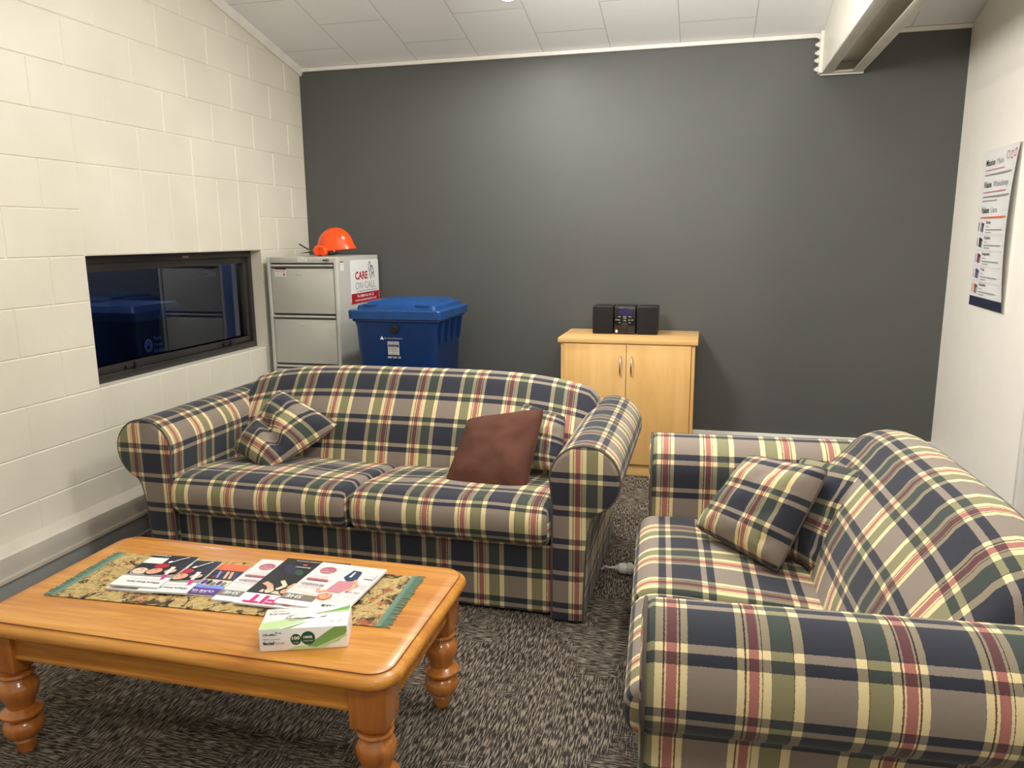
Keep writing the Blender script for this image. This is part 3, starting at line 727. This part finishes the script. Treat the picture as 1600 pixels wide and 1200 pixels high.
def art_fit(p, w, h):
    p.rect(-w/2, -h/2, w/2, h/2, W); p.rect(-w/2, -h/2, w/2, h/2-.062, K)
    p.ell(.055, -.075, .035, .020, NAVY, 2.2); p.ell(.02, -.06, .02, .012, DGREEN, 2.2)
    p.line([(.085, .02), (.06, .035), (.045, .06)], .018, SKIN); p.line([(.04, .0), (.015, .03), (.03, .055)], .013, CREAM); p.line([(-.01, .01), (.0, .04), (-.03, .06)], .016, SKIN); p.line([(.07, .07), (.0, .075)], .016, SKIN2)
    face(p, .045, .066, .016, SKIN2, K); face(p, .0, .062, .015, SKIN, K)
    p.text('OFIT', -w/2+.028, h/2-.050, .042, PINK, w-.05, .03); p.text('new zealand', -w/2+.05, h/2-.010, .005, GR, .06)
    p.text('Summer', .0, -.095, .009, W, .05, .01); p.text('FITNESS SPECIAL', -.02, -.135, .006, W, .09); p.rect(.02, -.112, .032, -.104, OR)
magazine('white booklet under the left of the magazine pile, only its page edges showing', (1.122, -3.080), .150, .208, 2, .4232, .005, lambda p, w, h: p.rect(-w/2, -h/2, w/2, h/2, W), splay=1.2)
magazine('right hand copy of the two Where from here booklets, mostly covered', (1.217, -3.076), .150, .21, 7, .4285, .005, art_where, splay=.8)
magazine('left hand Where from here booklet with smiling faces, on top of its copy', (1.127, -3.071), .152, .21, 5, .4337, .005, art_where, splay=1)
magazine('small magazine with orange end and purple title band', (1.305, -3.060), .148, .20, 3, .4232, .0035, art_orange)
magazine('blush pink magazine with grey title block, tucked under the FIT magazine', (1.487, -3.036), .21, .272, 2, .4232, .004, art_nurse)
magazine('black and white magazine with pink FIT lettering', (1.567, -3.036), .212, .296, 1, .4275, .005, art_fit, splay=.8)
magazine('blush pink magazine showing a woman in jeans, rightmost and topmost on the table', (1.688, -3.040), .212, .268, -1.5, .4327, .0055, art_nurse, splay=.8)

# tissue box
t = thing('tissue_box', 'white and green box of facial tissues at the front of the coffee table', 'tissue box', (1.748, -3.294, .4207), R(19.8))
mb = MB(); bw, bd, bh = .210, .104, .058; mb.box((-bw/2, -bd/2, 0), (bw/2, bd/2, bh), W, .0012); mb.build('carton', t)
p = Print()
p.poly([(-.105, -.02), (-.105, -.05), (-.06, -.052), (.0, -.02), (-.02, .0), (-.08, -.012)], LGREEN); p.poly([(-.05, -.052), (-.03, -.052), (.015, -.018)], GREEN)
p.poly([(.02, .018), (.06, .030), (.103, .052), (.103, .032), (.07, .020)], GREEN); p.poly([(.04, .018), (.103, .030), (.103, .018)], LGREEN)
op = [(-.052, -.004), (-.045, .012), (-.02, .020), (.01, .022), (.035, .016), (.052, .004), (.046, -.006), (.02, -.001), (-.005, -.012), (-.035, -.016)]
p.poly(op, mat('tissue_opening', (170, 165, 150), .7)); p.text('OfficeMax', -.090, .034, .0045, K, .034); p.text('facial tissues', -.094, .020, .008, K, .05, .01)
for x in (.066, .085): p.ell(x, -.026, .007, .008, GR2)
p.build('top_print', t, frame_mtx((0, 0, bh+.0002), (1, 0, 0), (0, 1, 0)))
mb = MB(); vs = []; n1, n2 = 14, 6
for i in range(n1+1):
    for j in range(n2+1):
        a = -1+2*i/n1; b = -1+2*j/n2; vs.append((a*.046+.002, .004+b*.012*(1-a*a*.7), bh+.001+.013*math.exp(-((a+.05)/.45)**2)*(1-abs(b)*.8)+.001*math.sin(9*a)))
mb.raw(vs, [(i*(n2+1)+j, (i+1)*(n2+1)+j, (i+1)*(n2+1)+j+1, i*(n2+1)+j+1) for i in range(n1) for j in range(n2)], W); mb.build('tissue', t, smooth=80)
p = Print()
p.poly([(.0, -.027), (.02, -.010), (.06, .018), (.075, .027), (.104, .027), (.104, .012), (.085, -.010), (.04, -.027)], GREEN); p.poly([(.02, -.027), (.05, -.015), (.104, .008), (.104, .002), (.06, -.020), (.05, -.027)], LGREEN)
p.poly([(-.045, -.028), (-.02, -.020), (.0, -.018), (.03, -.024), (.01, -.028)], LGREEN)
p.ell(-.018, -.001, .013, .0145, DGREEN); p.ell(.011, .001, .017, .018, DGREEN)
p.text('100', -.018, -.001, .008, W, .018, .03, 'CENTER'); p.text('100%', .011, .001, .006, W, .021, .03, 'CENTER'); p.text('recycled', .011, -.007, .003, W, .022, 0, 'CENTER'); p.text('2 ply', -.018, -.010, .003, W, .01, 0, 'CENTER')
p.text('OfficeMax', -.096, .012, .0055, K, .032, .01); p.line([(-.066, .022), (-.062, .017), (-.060, .020)], .0015, K); p.line([(-.057, .018), (-.052, .018)], .002, K)
p.text('100% recycled', -.096, .001, .0045, GR, .040); p.text('facial', -.096, -.011, .008, K, .026, .03); p.text('tissues', -.069, -.011, .008, GR, .024)
p.build('front_print', t, frame_mtx((0, -bd/2-.0002, bh/2), (1, 0, 0), (0, 0, 1)))

# ------------------------------------------------------------------ filing cabinet
FX0, FX1, FY0, FY1, FH = .045, .518, -.625, -.025, 1.293
t = thing('filing_cabinet', 'grey steel four drawer filing cabinet in the corner beside the window', 'filing cabinet', (FX0, FY0, 0))
w, d = FX1-FX0, FY1-FY0
mb = MB(); mb.box((.0004, 0.0204, .0), (.02, d-.0004, FH-.0006), CABG); mb.box((w-.02, .0204, 0), (w-.0004, d-.0004, FH-.0006), CABG); mb.box((0.0008, .0208, FH-.02), (w-.0008, d-.0008, FH), CABG, .0015); mb.box((.001, d-.01, 0), (w-.001, d, FH-.001), CABG)
mb.box((0, 0, 0), (.021, .03, FH), CABG, .003); mb.box((w-.021, 0, 0), (w, .03, FH), CABG, .003); mb.box((0.02, 0, FH-.036), (w-.02, .03, FH), CABG, .003); mb.box((.02, .02, 0), (w-.02, .03, .04), CABG)
mb.box((.02, .04, .03), (w-.02, .05, FH-.03), CABD); mb.build('cabinet_body', t)
for k in range(4):
    zt = FH-.040-.312*k; zb = zt-.304
    mb = MB(); mb.box((.026, .004, zb), (w-.026, .035, zt-.030), CABG, .002); mb.box((.026, .022, zt-.032), (w-.026, .04, zt), CABD)
    dr = mb.build('drawer', t)
    mb = MB(); mb.rings([[(x, -.001, zt-.006), (x, -.004, zt-.010), (x, -.003, zt-.016), (x, .012, zt-.018), (x, .012, zt-.006)] for x in (.028, w-.028)], CABG); mb.build('pull_lip', dr)
    mb = MB(); mb.box((.195, .0022, zt-.072), (.235, .004, zt-.056), mat('label_holder', (205, 204, 198), .4), .0005); mb.build('card_holder', dr)
    if k == 0:
        p = Print(); p.rect(0, 0, .075, .052, W); p.rect(0, .043, .075, .052, mat('print_maroon', (96, 36, 40), .4)); p.text('FRAGILE FILES', .006, .028, .009, RED, .062, .02)
        p.text('do not stack', .008, .014, .006, GR, .045); p.ell(.062, .014, .006, .008, RED); p.text('office use', .008, .005, .005, GR, .04)
        p.build('sticker', dr, frame_mtx((.052, .0034, zt-.078), (1, 0, -.03), (.03, 0, 1)))
p = Print(); p.rect(0, 0, .062, .020, W); p.text('Precision', .006, .006, .008, RED, .034, .02); p.ell(.050, .010, .008, .007, CREAM); p.build('maker_badge', t, frame_mtx((.215, -.0008, FH-.026), (1, 0, 0), (0, 0, 1)))
mb = MB(); mb.lathe([(.0, 0), (.009, 0), (.009, -.006), (.006, -.007), (0, -.007)], CHROME, 20, (w-.055, 0, FH-.018), 'y', False, False); mb.box((w-.058, -.018, FH-.020), (w-.052, -.006, FH-.016), CHROME); mb.lathe([(0, 0), (.009, 0), (.009, -.002), (0, -.002)], CHROME, 16, (w-.055, -.018, FH-.018), 'y', False, False)
mb.box((w-.085, -.014, FH-.022), (w-.060, -.012, FH-.014), K, .001); mb.build('lock_and_key', t)
p = Print(); p.rect(0, 0, .045, .055, W); p.rect(0, .048, .045, .055, mat('print_maroon', (96, 36, 40), .4)); p.text('FILES', .005, .032, .009, ROSE, .035, .02); p.text('secure', .006, .018, .006, GR, .03); p.text('records', .006, .008, .005, GR, .03)
p.build('side_sticker', t, frame_mtx((w+.0006, .045, FH-.083), (0, 1, 0), (0, 0, 1)))
# the sign on its side
t = thing('magnetic_sign', 'white and red CARE ON CALL sign stuck on the side of the filing cabinet', 'sign', (FX1+.0012, -.452, .995))
mb = MB(); hw, hh = .425, .272; mb.rings([[(x, y, z) for y, z, _ in rrect(hw/2, hh/2, .018, 0)] for x in (0, .0015)], W); o = mb.build('plate', t); o.location = (0, hw/2, hh/2)
p = Print(); p.rect(.004, .0, hw-.004, .062, RED); p.text('Ph 0800 66 44 22', hw/2, .035, .016, W, .25, .015, 'CENTER'); p.text('www.careoncall.co.nz', hw/2, .012, .015, W, .32, .012, 'CENTER')
p.text('for Aged Care and Nursing in NZ', hw/2+.02, .070, .010, K, .30, 0, 'CENTER'); p.text('CARE', .065, .150, .048, RED, .185, .03); p.text('ON CALL', .065, .088, .044, mat('print_mid_grey', (182, 182, 180), .4), .30, .012)
for pts in ([(.275, .195), (.268, .225), (.275, .252), (.288, .258), (.298, .245), (.300, .222), (.288, .205)], [(.288, .205), (.282, .180), (.290, .158), (.300, .145)], [(.300, .222), (.318, .232), (.330, .222), (.340, .205), (.344, .180), (.350, .150)], [(.318, .232), (.306, .205), (.312, .175), (.330, .185), (.344, .180)], [(.312, .175), (.318, .155)]):
    p.line(pts, .0055, K)
p.build('sign_print', t, frame_mtx((.0017, 0, 0), (0, 1, 0), (0, 0, 1)))

# helmet with ear muffs and visor
t = thing('safety_helmet', 'orange safety helmet with ear muffs lying on top of the filing cabinet', 'helmet', (.405, -.39, FH))
mb = MB(); rings = []; ns, nr = 40, 16
for i in range(nr+1):
    e = R(90)*(1-i/nr); ring = []
    for k in range(ns):
        a = 2*math.pi*k/ns; rr = math.cos(e)**.85 if e < R(89.9) else .02; ridge = .004*math.exp(-(math.sin(a)/.14)**2)
        x = math.cos(a)*.118*rr; y = math.sin(a)*.098*rr; z = .030+.132*math.sin(e)**.95+ridge*math.sin(e)
        if i >= nr-1:
            brim = (1.07 if math.cos(a) < .4 else 1.07+.10*(math.cos(a)-.4)); x *= brim if i == nr else 1.02; y *= 1.06 if i == nr else 1.02
            if i == nr: z -= .004+.006*max(0, math.cos(a))
        ring.append((x, y, z))
    rings.append(ring)
mb.rings(rings, ORANGE, True, True, False); inner = [[(x*.96, y*.96, z-.004) for x, y, z in r_] for r_ in rings]; mb.rings(inner[2:], ORANGE, True, False, False)
o = mb.build('helmet_shell', t, smooth=50); o.rotation_euler = (0, R(-7), 0); o.location = (.0, 0, .012)
for (x, y, a) in ((-.085, -.082, .3), (-.045, -.092, -.2)):
    mb = MB(); mb.lathe([(0.001, -.018), (.022, -.018), (.030, -.010), (.032, .004), (.028, .010)], ORANGE, 24, (0, 0, 0), 'y'); mb.lathe([(.028, .010), (.031, .018), (.026, .024), (.001, .024)], BLK, 24, (0, 0, 0), 'y')
    e = mb.build('ear_muff', t); e.location = (x, y, .036); e.rotation_euler = (R(8), 0, a); e.scale = (1, 1, 1.08)
mb = MB(); mb.tube([(-.07, -.09, .04), (-.02, -.097, .048), (.01, -.095, .052), (.03, -.09, .03)], .004, CHROME, 8); mb.tube([(.02, -.088, .03), (.05, -.08, .018), (.0, -.07, .012), (-.05, -.06, .012)], .005, BLK, 8); mb.build('headband', t)
mb = MB(); vs = []
for i in range(13):
    for j in range(7):
        a = R(-50+100*i/12); r_ = .11; vs.append((-.10-.12*(j/6), math.sin(a)*r_*.8, .012+.030*math.cos(a)*(1-j/9)+.012*(1-j/6)))
mb.raw(vs, [(i*7+j, (i+1)*7+j, (i+1)*7+j+1, i*7+j+1) for i in range(12) for j in range(6)], PALE); mb.tube([vs[i*7+6] for i in range(13)], .003, PALE, 6); mb.build('visor', t)
mb = MB(); mb.tube([(-.232, -.05, .076), (-.20, -.055, .060), (-.165, -.06, .042)], .0045, BLK, 8); mb.build('visor_arm', t)

# ------------------------------------------------------------------ wheelie bin
t = thing('wheelie_bin', 'large blue plastic wheelie bin with closed lid beside the filing cabinet', 'bin', (.97, -.595, 0))
t.scale = (1, .74, 1)
BW, BD = .53, .66
def rr4(hx, hy, z, r=.04, cy=0): return [(x, y+cy, z) for x, y, _ in rrect(hx, hy, r, 0, 5)]
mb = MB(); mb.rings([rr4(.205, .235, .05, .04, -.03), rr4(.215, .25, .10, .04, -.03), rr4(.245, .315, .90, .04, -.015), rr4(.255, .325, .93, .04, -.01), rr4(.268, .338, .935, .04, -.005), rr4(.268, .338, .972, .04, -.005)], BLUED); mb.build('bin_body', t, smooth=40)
for (x, y, tw) in [(-.19, -.334, 0), (-.07, -.334, 0), (.07, -.334, 0), (.19, -.334, 0)]:
    mb = MB(); mb.rings([[(x-.010, y+.012, .82), (x+.010, y+.012, .82), (x+.010, y+.02, .82), (x-.010, y+.02, .82)], [(x-.016, y-.004, .93), (x+.016, y-.004, .93), (x+.016, y+.02, .93), (x-.016, y+.02, .93)]], BLUED); mb.build('rim_rib', t, smooth=20)
for y in (-.22, -.08, .08, .22):
    mb = MB(); mb.rings([[(.245, y-.010, .80), (.252, y-.010, .80), (.252, y+.010, .80), (.245, y+.010, .80)], [(.245, y-.02, .93), (.270, y-.02, .93), (.270, y+.02, .93), (.245, y+.02, .93)]], BLUED); mb.build('rim_rib', t, smooth=20)
mb = MB(); mb.lathe([(.0, 0), (.026, 0), (.026, -.012), (.012, -.014), (.012, -.020), (0, -.020)], BLK, 20, (.0, -.334, .895), 'y', False, False); mb.build('lock_boss', t)
mb = MB(); lz = .966
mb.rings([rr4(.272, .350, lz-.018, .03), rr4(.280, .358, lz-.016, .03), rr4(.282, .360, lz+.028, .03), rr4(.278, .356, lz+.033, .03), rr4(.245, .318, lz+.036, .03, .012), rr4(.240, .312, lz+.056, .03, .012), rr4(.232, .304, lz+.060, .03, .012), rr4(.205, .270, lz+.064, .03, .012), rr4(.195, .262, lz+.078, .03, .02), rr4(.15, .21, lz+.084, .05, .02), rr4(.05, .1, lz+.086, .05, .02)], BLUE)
mb.build('lid', t, smooth=40)
mb = MB(); mb.box((-.20, -.310, lz+.052), (-.12, -.275, lz+.068), BLUE, .006); mb.build('lid_handle', t); mb = MB(); mb.box((.12, -.310, lz+.052), (.20, -.275, lz+.068), BLUE, .006); mb.build('lid_handle', t)
for sx in (-1, 1):
    mb = MB(); mb.lathe([(.02, -.025), (.09, -.025), (.10, -.018), (.10, .018), (.09, .025), (.02, .025)], BLK, 28, (sx*.235, .245, .10), 'x'); mb.build('wheel', t)
mb = MB(); mb.tube([(-.235, .245, .10), (.235, .245, .10)], .011, CHROME, 10); mb.build('axle', t)
mb = MB(); mb.tube([(-.2, .33, .93), (-.2, .37, .95), (.2, .37, .95), (.2, .33, .93)], .012, BLUED, 8); mb.build('rear_handle', t)
p = Print(); p.poly([(-.090, .078), (-.066, .078), (-.078, .100)], W); p.text('Bin Hire & Recovery', -.062, .082, .009, GR2, .11, 0, 'LEFT', .3)
p.rect(-.045, -.010, .025, .068, GR2); p.rect(-.042, .050, .022, .065, GR); p.text('PAPER ONLY', -.040, .054, .007, W, .060, .01); p.rect(-.042, .034, .022, .048, NAVY); p.text('recycle', -.038, .036, .007, W, .05); p.text('NO FOOD', -.040, .020, .008, NAVY, .05, .01); p.text('no plastic', -.040, .008, .007, NAVY, .055); p.text('no glass', -.040, -.004, .006, NAVY, .045)
p.text('0800 240 120', -.048, -.030, .011, W, .080, .015)
p.build('bin_label', t, frame_mtx((-.0, -.3345, .755), (1, 0, 0), (0, -.075, 1)))

# ------------------------------------------------------------------ cupboard
CX0, CX1, CY = 1.853, 2.646, -.497
t = thing('cupboard', 'low beech cupboard with two doors against the dark wall', 'cupboard', (CX0, CY, 0)); w = CX1-CX0; d = -.03-CY
mb = MB(); mb.box((-.004, 0, .795), (w+.004, d, .822), BEECHX, .002); mb.build('top_panel', t)
mb = MB(); mb.box((.012, .018, 0), (.030, d, .795), BEECH, .001); mb.box((w-.030, .018, 0), (w-.012, d, .795), BEECH, .001); mb.box((.03, d-.012, .05), (w-.03, d, .795), BEECH); mb.box((.03, .03, .07), (w-.03, d, .09), BEECH); mb.build('carcass', t)
mb = MB(); mb.box((.028, .030, .001), (w-.028, .048, .074), BEECHX, .001); mb.build('plinth', t)
mid = w/2
for sx, x0, x1 in ((-1, .032, mid-.0015), (1, mid+.0015, w-.032)):
    mb = MB(); mb.box((x0, .006, .078), (x1, .024, .790), BEECH, .0012); o = mb.build('door', t)
    hxx = mid+sx*.030+sx*.002; mb = MB(); mb.tube([(hxx, .006, .61), (hxx, -.010, .618), (hxx, -.020, .636), (hxx, -.023, .665), (hxx, -.020, .694), (hxx, -.010, .712), (hxx, .006, .720)], .0048, CHROME, 10)
    mb.build('handle', o)

# stereo
t = thing('stereo', 'small black stereo with a speaker at each side on the beech cupboard', 'stereo', (2.215, -.275, .8225))
for sx in (-1, 1):
    mb = MB(); mb.box((sx*.132-.062, .0, 0), (sx*.132+.062, .15, .168), BLK, .006); o = mb.build('speaker', t)
    mb = MB(); mb.box((sx*.132-.058, -.004, .004), (sx*.132+.058, .002, .164), mat('speaker_cloth', (22, 21, 21), .95, bump=.4, bscale=500), .003); mb.build('grille', o)
mb = MB(); mb.box((-.065, .004, 0), (.065, .17, .168), BLK, .006); mb.box((-.062, -.002, .003), (.062, .006, .158), BLKG, .002); mb.build('main_unit', t)
mb = MB(); mb.box((-.036, -.0035, .116), (.036, -.0015, .148), mat('violet_display', (44, 34, 84), .15)); mb.build('display', t)
mb = MB(); mb.lathe([(.0, 0), (.023, 0), (.021, -.012), (.016, -.013), (.0, -.011)], BLK, 28, (.0, -.002, .052), 'y', False, False); mb.build('volume_knob', t)
for x, z, ww in [(-.032, .106, .008), (.0, .107, .011), (.032, .106, .008), (0, .096, .009), (-.048, .087, .007), (-.034, .086, .007), (0, .083, .009), (.028, .086, .006), (.046, .086, .006), (-.03, .07, .006), (.03, .07, .006)]:
    mb = MB(); mb.box((x-ww, -.006, z-.0032), (x+ww, -.001, z+.0032), mat('button_silver', (120, 120, 118), .3), .0015); mb.build('button', t)
p = Print(); p.ell(-.048, .018, .007, .009, W); p.ell(-.052, .028, .006, .003, RED); p.build('sticker', t, frame_mtx((0, -.0024, 0), (1, 0, 0), (0, 0, 1)))

# ------------------------------------------------------------------ poster
t = thing('poster', 'tall white Mission, Vision and Values poster curling off the right hand wall', 'poster', (XR, -.42, 1.04))
PW, PH = .50, .765
def curl(u, v): # u along the sheet (0 at the corner side), v up
    e = max(0, u/PW-.55)/.45; return .001+.033*e*e*(.35+.65*math.sin(math.pi*min(1, max(0, v/PH)))**.8)
mb = MB(); NX, NY = 16, 20
def PP(u, v, dz=0): return (-curl(u, v)-dz, -u, v)
for i in range(NX):
    for j in range(NY):
        q = [(PW*i/NX, PH*j/NY), (PW*(i+1)/NX, PH*j/NY), (PW*(i+1)/NX, PH*(j+1)/NY), (PW*i/NX, PH*(j+1)/NY)]; mb.face([PP(u, v) for u, v in q], W); 
sheet = mb.build('sheet', t, smooth=60)
p = Print(); p.rect(0, .002, PW, .050, NAVY)
p.text('healthcare.nz', .16, .018, .018, GR2, .17, .005)
for (y, a, b, wa, wb) in ((.690, 'Mission', 'Mahi', .125, .085), (.585, 'Vision', 'Whakakitenga', .105, .215), (.462, 'Values', 'Uara', .11, .085)):
    p.text(a, .045, y, .030, K, wa, .02); p.text(b, .045+wa+.025, y, .028, GR, wb)
p.line([(.045, .668), (.30, .668)], .006, ROSE); p.line([(.045, .645), (.43, .645)], .006, GR); p.line([(.045, .562), (.36, .562)], .006, ROSE); p.line([(.045, .540), (.44, .540)], .006, GR); p.line([(.045, .520), (.25, .520)], .006, GR); p.line([(.045, .440), (.43, .440)], .006, OR)
for (x, y, m_) in ((.34, .72, ROSE), (.40, .715, PINK), (.46, .72, RED)):
    p.line([(x-.016, y-.014), (x-.016, y+.016), (x+.012, y+.018), (x+.016, y-.012), (x-.012, y-.016)], .004, m_)
vals = [(.375, 'Caring', K, GR, K), (.300, 'Positive', ROSE, K, K), (.222, 'Respectful', ROSE, RED, PURP), (.146, 'Trust', GR, PURP, PURP), (.072, 'Inclusive', GR, OR, K)]
for y, nm, ma, mb_, mc in vals:
    p.line([(.035, y), (.037, y+.042)], .006, ma); p.ell(.075, y+.034, .010, .010, mb_); p.line([(.075, y+.026), (.070, y-.002)], .014, mb_); p.ell(.098, y+.030, .008, .010, mc); p.line([(.098, y+.02), (.092, y-.006)], .010, mc)
    p.text(nm, .135, y+.036, .013, K, .010*len(nm), .02); p.text('mana', .135, y+.018, .009, GR, .045); p.line([(.135, y+.006), (.38, y+.006)], .004, GR2 if y < 0 else GR); p.line([(.135, y-.007), (.22, y-.007)], .003, GR)
    if y > .1: p.line([(.05, y-.018), (.46, y-.018)], .0015, GR2)
# lay the print on the curled sheet
p.mb.v = [PP(x, y, .0006+z*1.0) for x, y, z in p.mb.v]
def cut(mbx):
    pass
p.mb.build('poster_print', sheet, smooth=0, weld=False)

# power lead on the carpet
t = thing('power_lead', 'white power plug and cord lying on the carpet between the sofas', 'power lead', (2.40, -1.83, 0))
mb = MB(); mb.tube([(-.105, .006, .008), (-.10, .006, .012), (-.095, .006, .018), (-.09, .005, .024), (-.055, .0, .020)], .0042, CORD, 8); mb.build('cord', t)
mb = MB(); mb.lathe([(.006, -.062), (.008, -.045), (.014, -.035), (.021, -.028), (.024, -.010), (.022, .004), (.016, .006)], CORD, 20, (0, 0, .024), 'x'); mb.build('socket', t)
mb = MB(); mb.lathe([(.020, .004), (.025, .008), (.026, .020), (.018, .030), (.010, .036), (.007, .055), (.004, .06)], CORD, 20, (0, 0, .026), 'x'); mb.tube([(.055, 0, .025), (.09, -.01, .01), (.13, -.02, .006), (.20, -.03, .006)], .0042, CORD, 8); mb.build('plug', t)

# ------------------------------------------------------------------ lights
def area(name, loc, sx, sy, power, col=(1, .965, .91), rot=(0, 0, 0), shape='RECTANGLE'):
    l = bpy.data.lights.new(name, 'AREA'); l.shape = shape; l.size = sx; l.size_y = sy; l.energy = power; l.color = col
    o = bpy.data.objects.new(name, l); COL.objects.link(o); o.location = loc; o.rotation_euler = rot; return o
tilt = -math.atan(.2274)
def bulb(name, loc, power, col=(1, .965, .91), rad=.14):
    l = bpy.data.lights.new(name, 'POINT'); l.energy = power; l.color = col; l.shadow_soft_size = rad
    o = bpy.data.objects.new(name, l); COL.objects.link(o); o.location = loc; return o
area('downlight_glow', (1.60, -.715, ceil_z(-.715)-.03), .17, .17, 26, rot=(tilt, 0, 0), shape='DISK')
bulb('unseen_room_light', (1.75, -2.3, 2.30), 20)  # left ceiling light inferred from shadows; unseen, hung low to brighten the ceiling
bulb('unseen_room_light', (2.75, -2.7, 2.24), 46)  # right one, also unseen, lowered so the beam casts no shadow
bulb('unseen_room_light', (2.9, -5.0, 2.7), 74)  # unseen bulb behind the camera, added to brighten room and ceiling
bulb('unseen_room_light', (5.4, -3.2, 2.5), 50)  # added fill bulb out of view, far right of the room
area('right_wall_fill', (1.7, -2.1, 2.2), .5, .5, 38, rot=Vector((-1, -.33, .10)).to_track_quat('Z', 'Y').to_euler())  # unseen area light added to brighten the right wall
bulb('outside_fill', (-1.7, -.9, 2.9), 42, (.58, .72, 1), .1)  # both blue bulbs are unseen, added to light and tint the exterior
bulb('outside_fill', (-2.6, 2.4, 2.4), 42, (.58, .72, 1), .1)

w = bpy.data.worlds.new('night'); SC.world = w; w.use_nodes = True
w.node_tree.nodes['Background'].inputs[0].default_value = (.02, .03, .06, 1); w.node_tree.nodes['Background'].inputs[1].default_value = 1

# ------------------------------------------------------------------ camera
cam = bpy.data.cameras.new('camera'); cam.sensor_width = 36; cam.lens = 1190.2/1600*36; cam.clip_start = .05
co = bpy.data.objects.new('camera', cam); COL.objects.link(co); SC.camera = co
yaw, pit, rol = -.2490, .1908, -.0078
fw = Vector((math.sin(yaw)*math.cos(pit), math.cos(yaw)*math.cos(pit), -math.sin(pit))); r = Vector((math.cos(yaw), -math.sin(yaw), 0)); u = r.cross(fw)
r2 = r*math.cos(rol)+u*math.sin(rol); u2 = -r*math.sin(rol)+u*math.cos(rol)
M = Matrix((r2, u2, -fw)).transposed().to_4x4(); M.translation = Vector((2.6807, -4.8655, 1.4043)); co.matrix_world = M
SC.view_settings.view_transform = 'Standard'; SC.view_settings.look = 'None'; SC.view_settings.exposure = 0
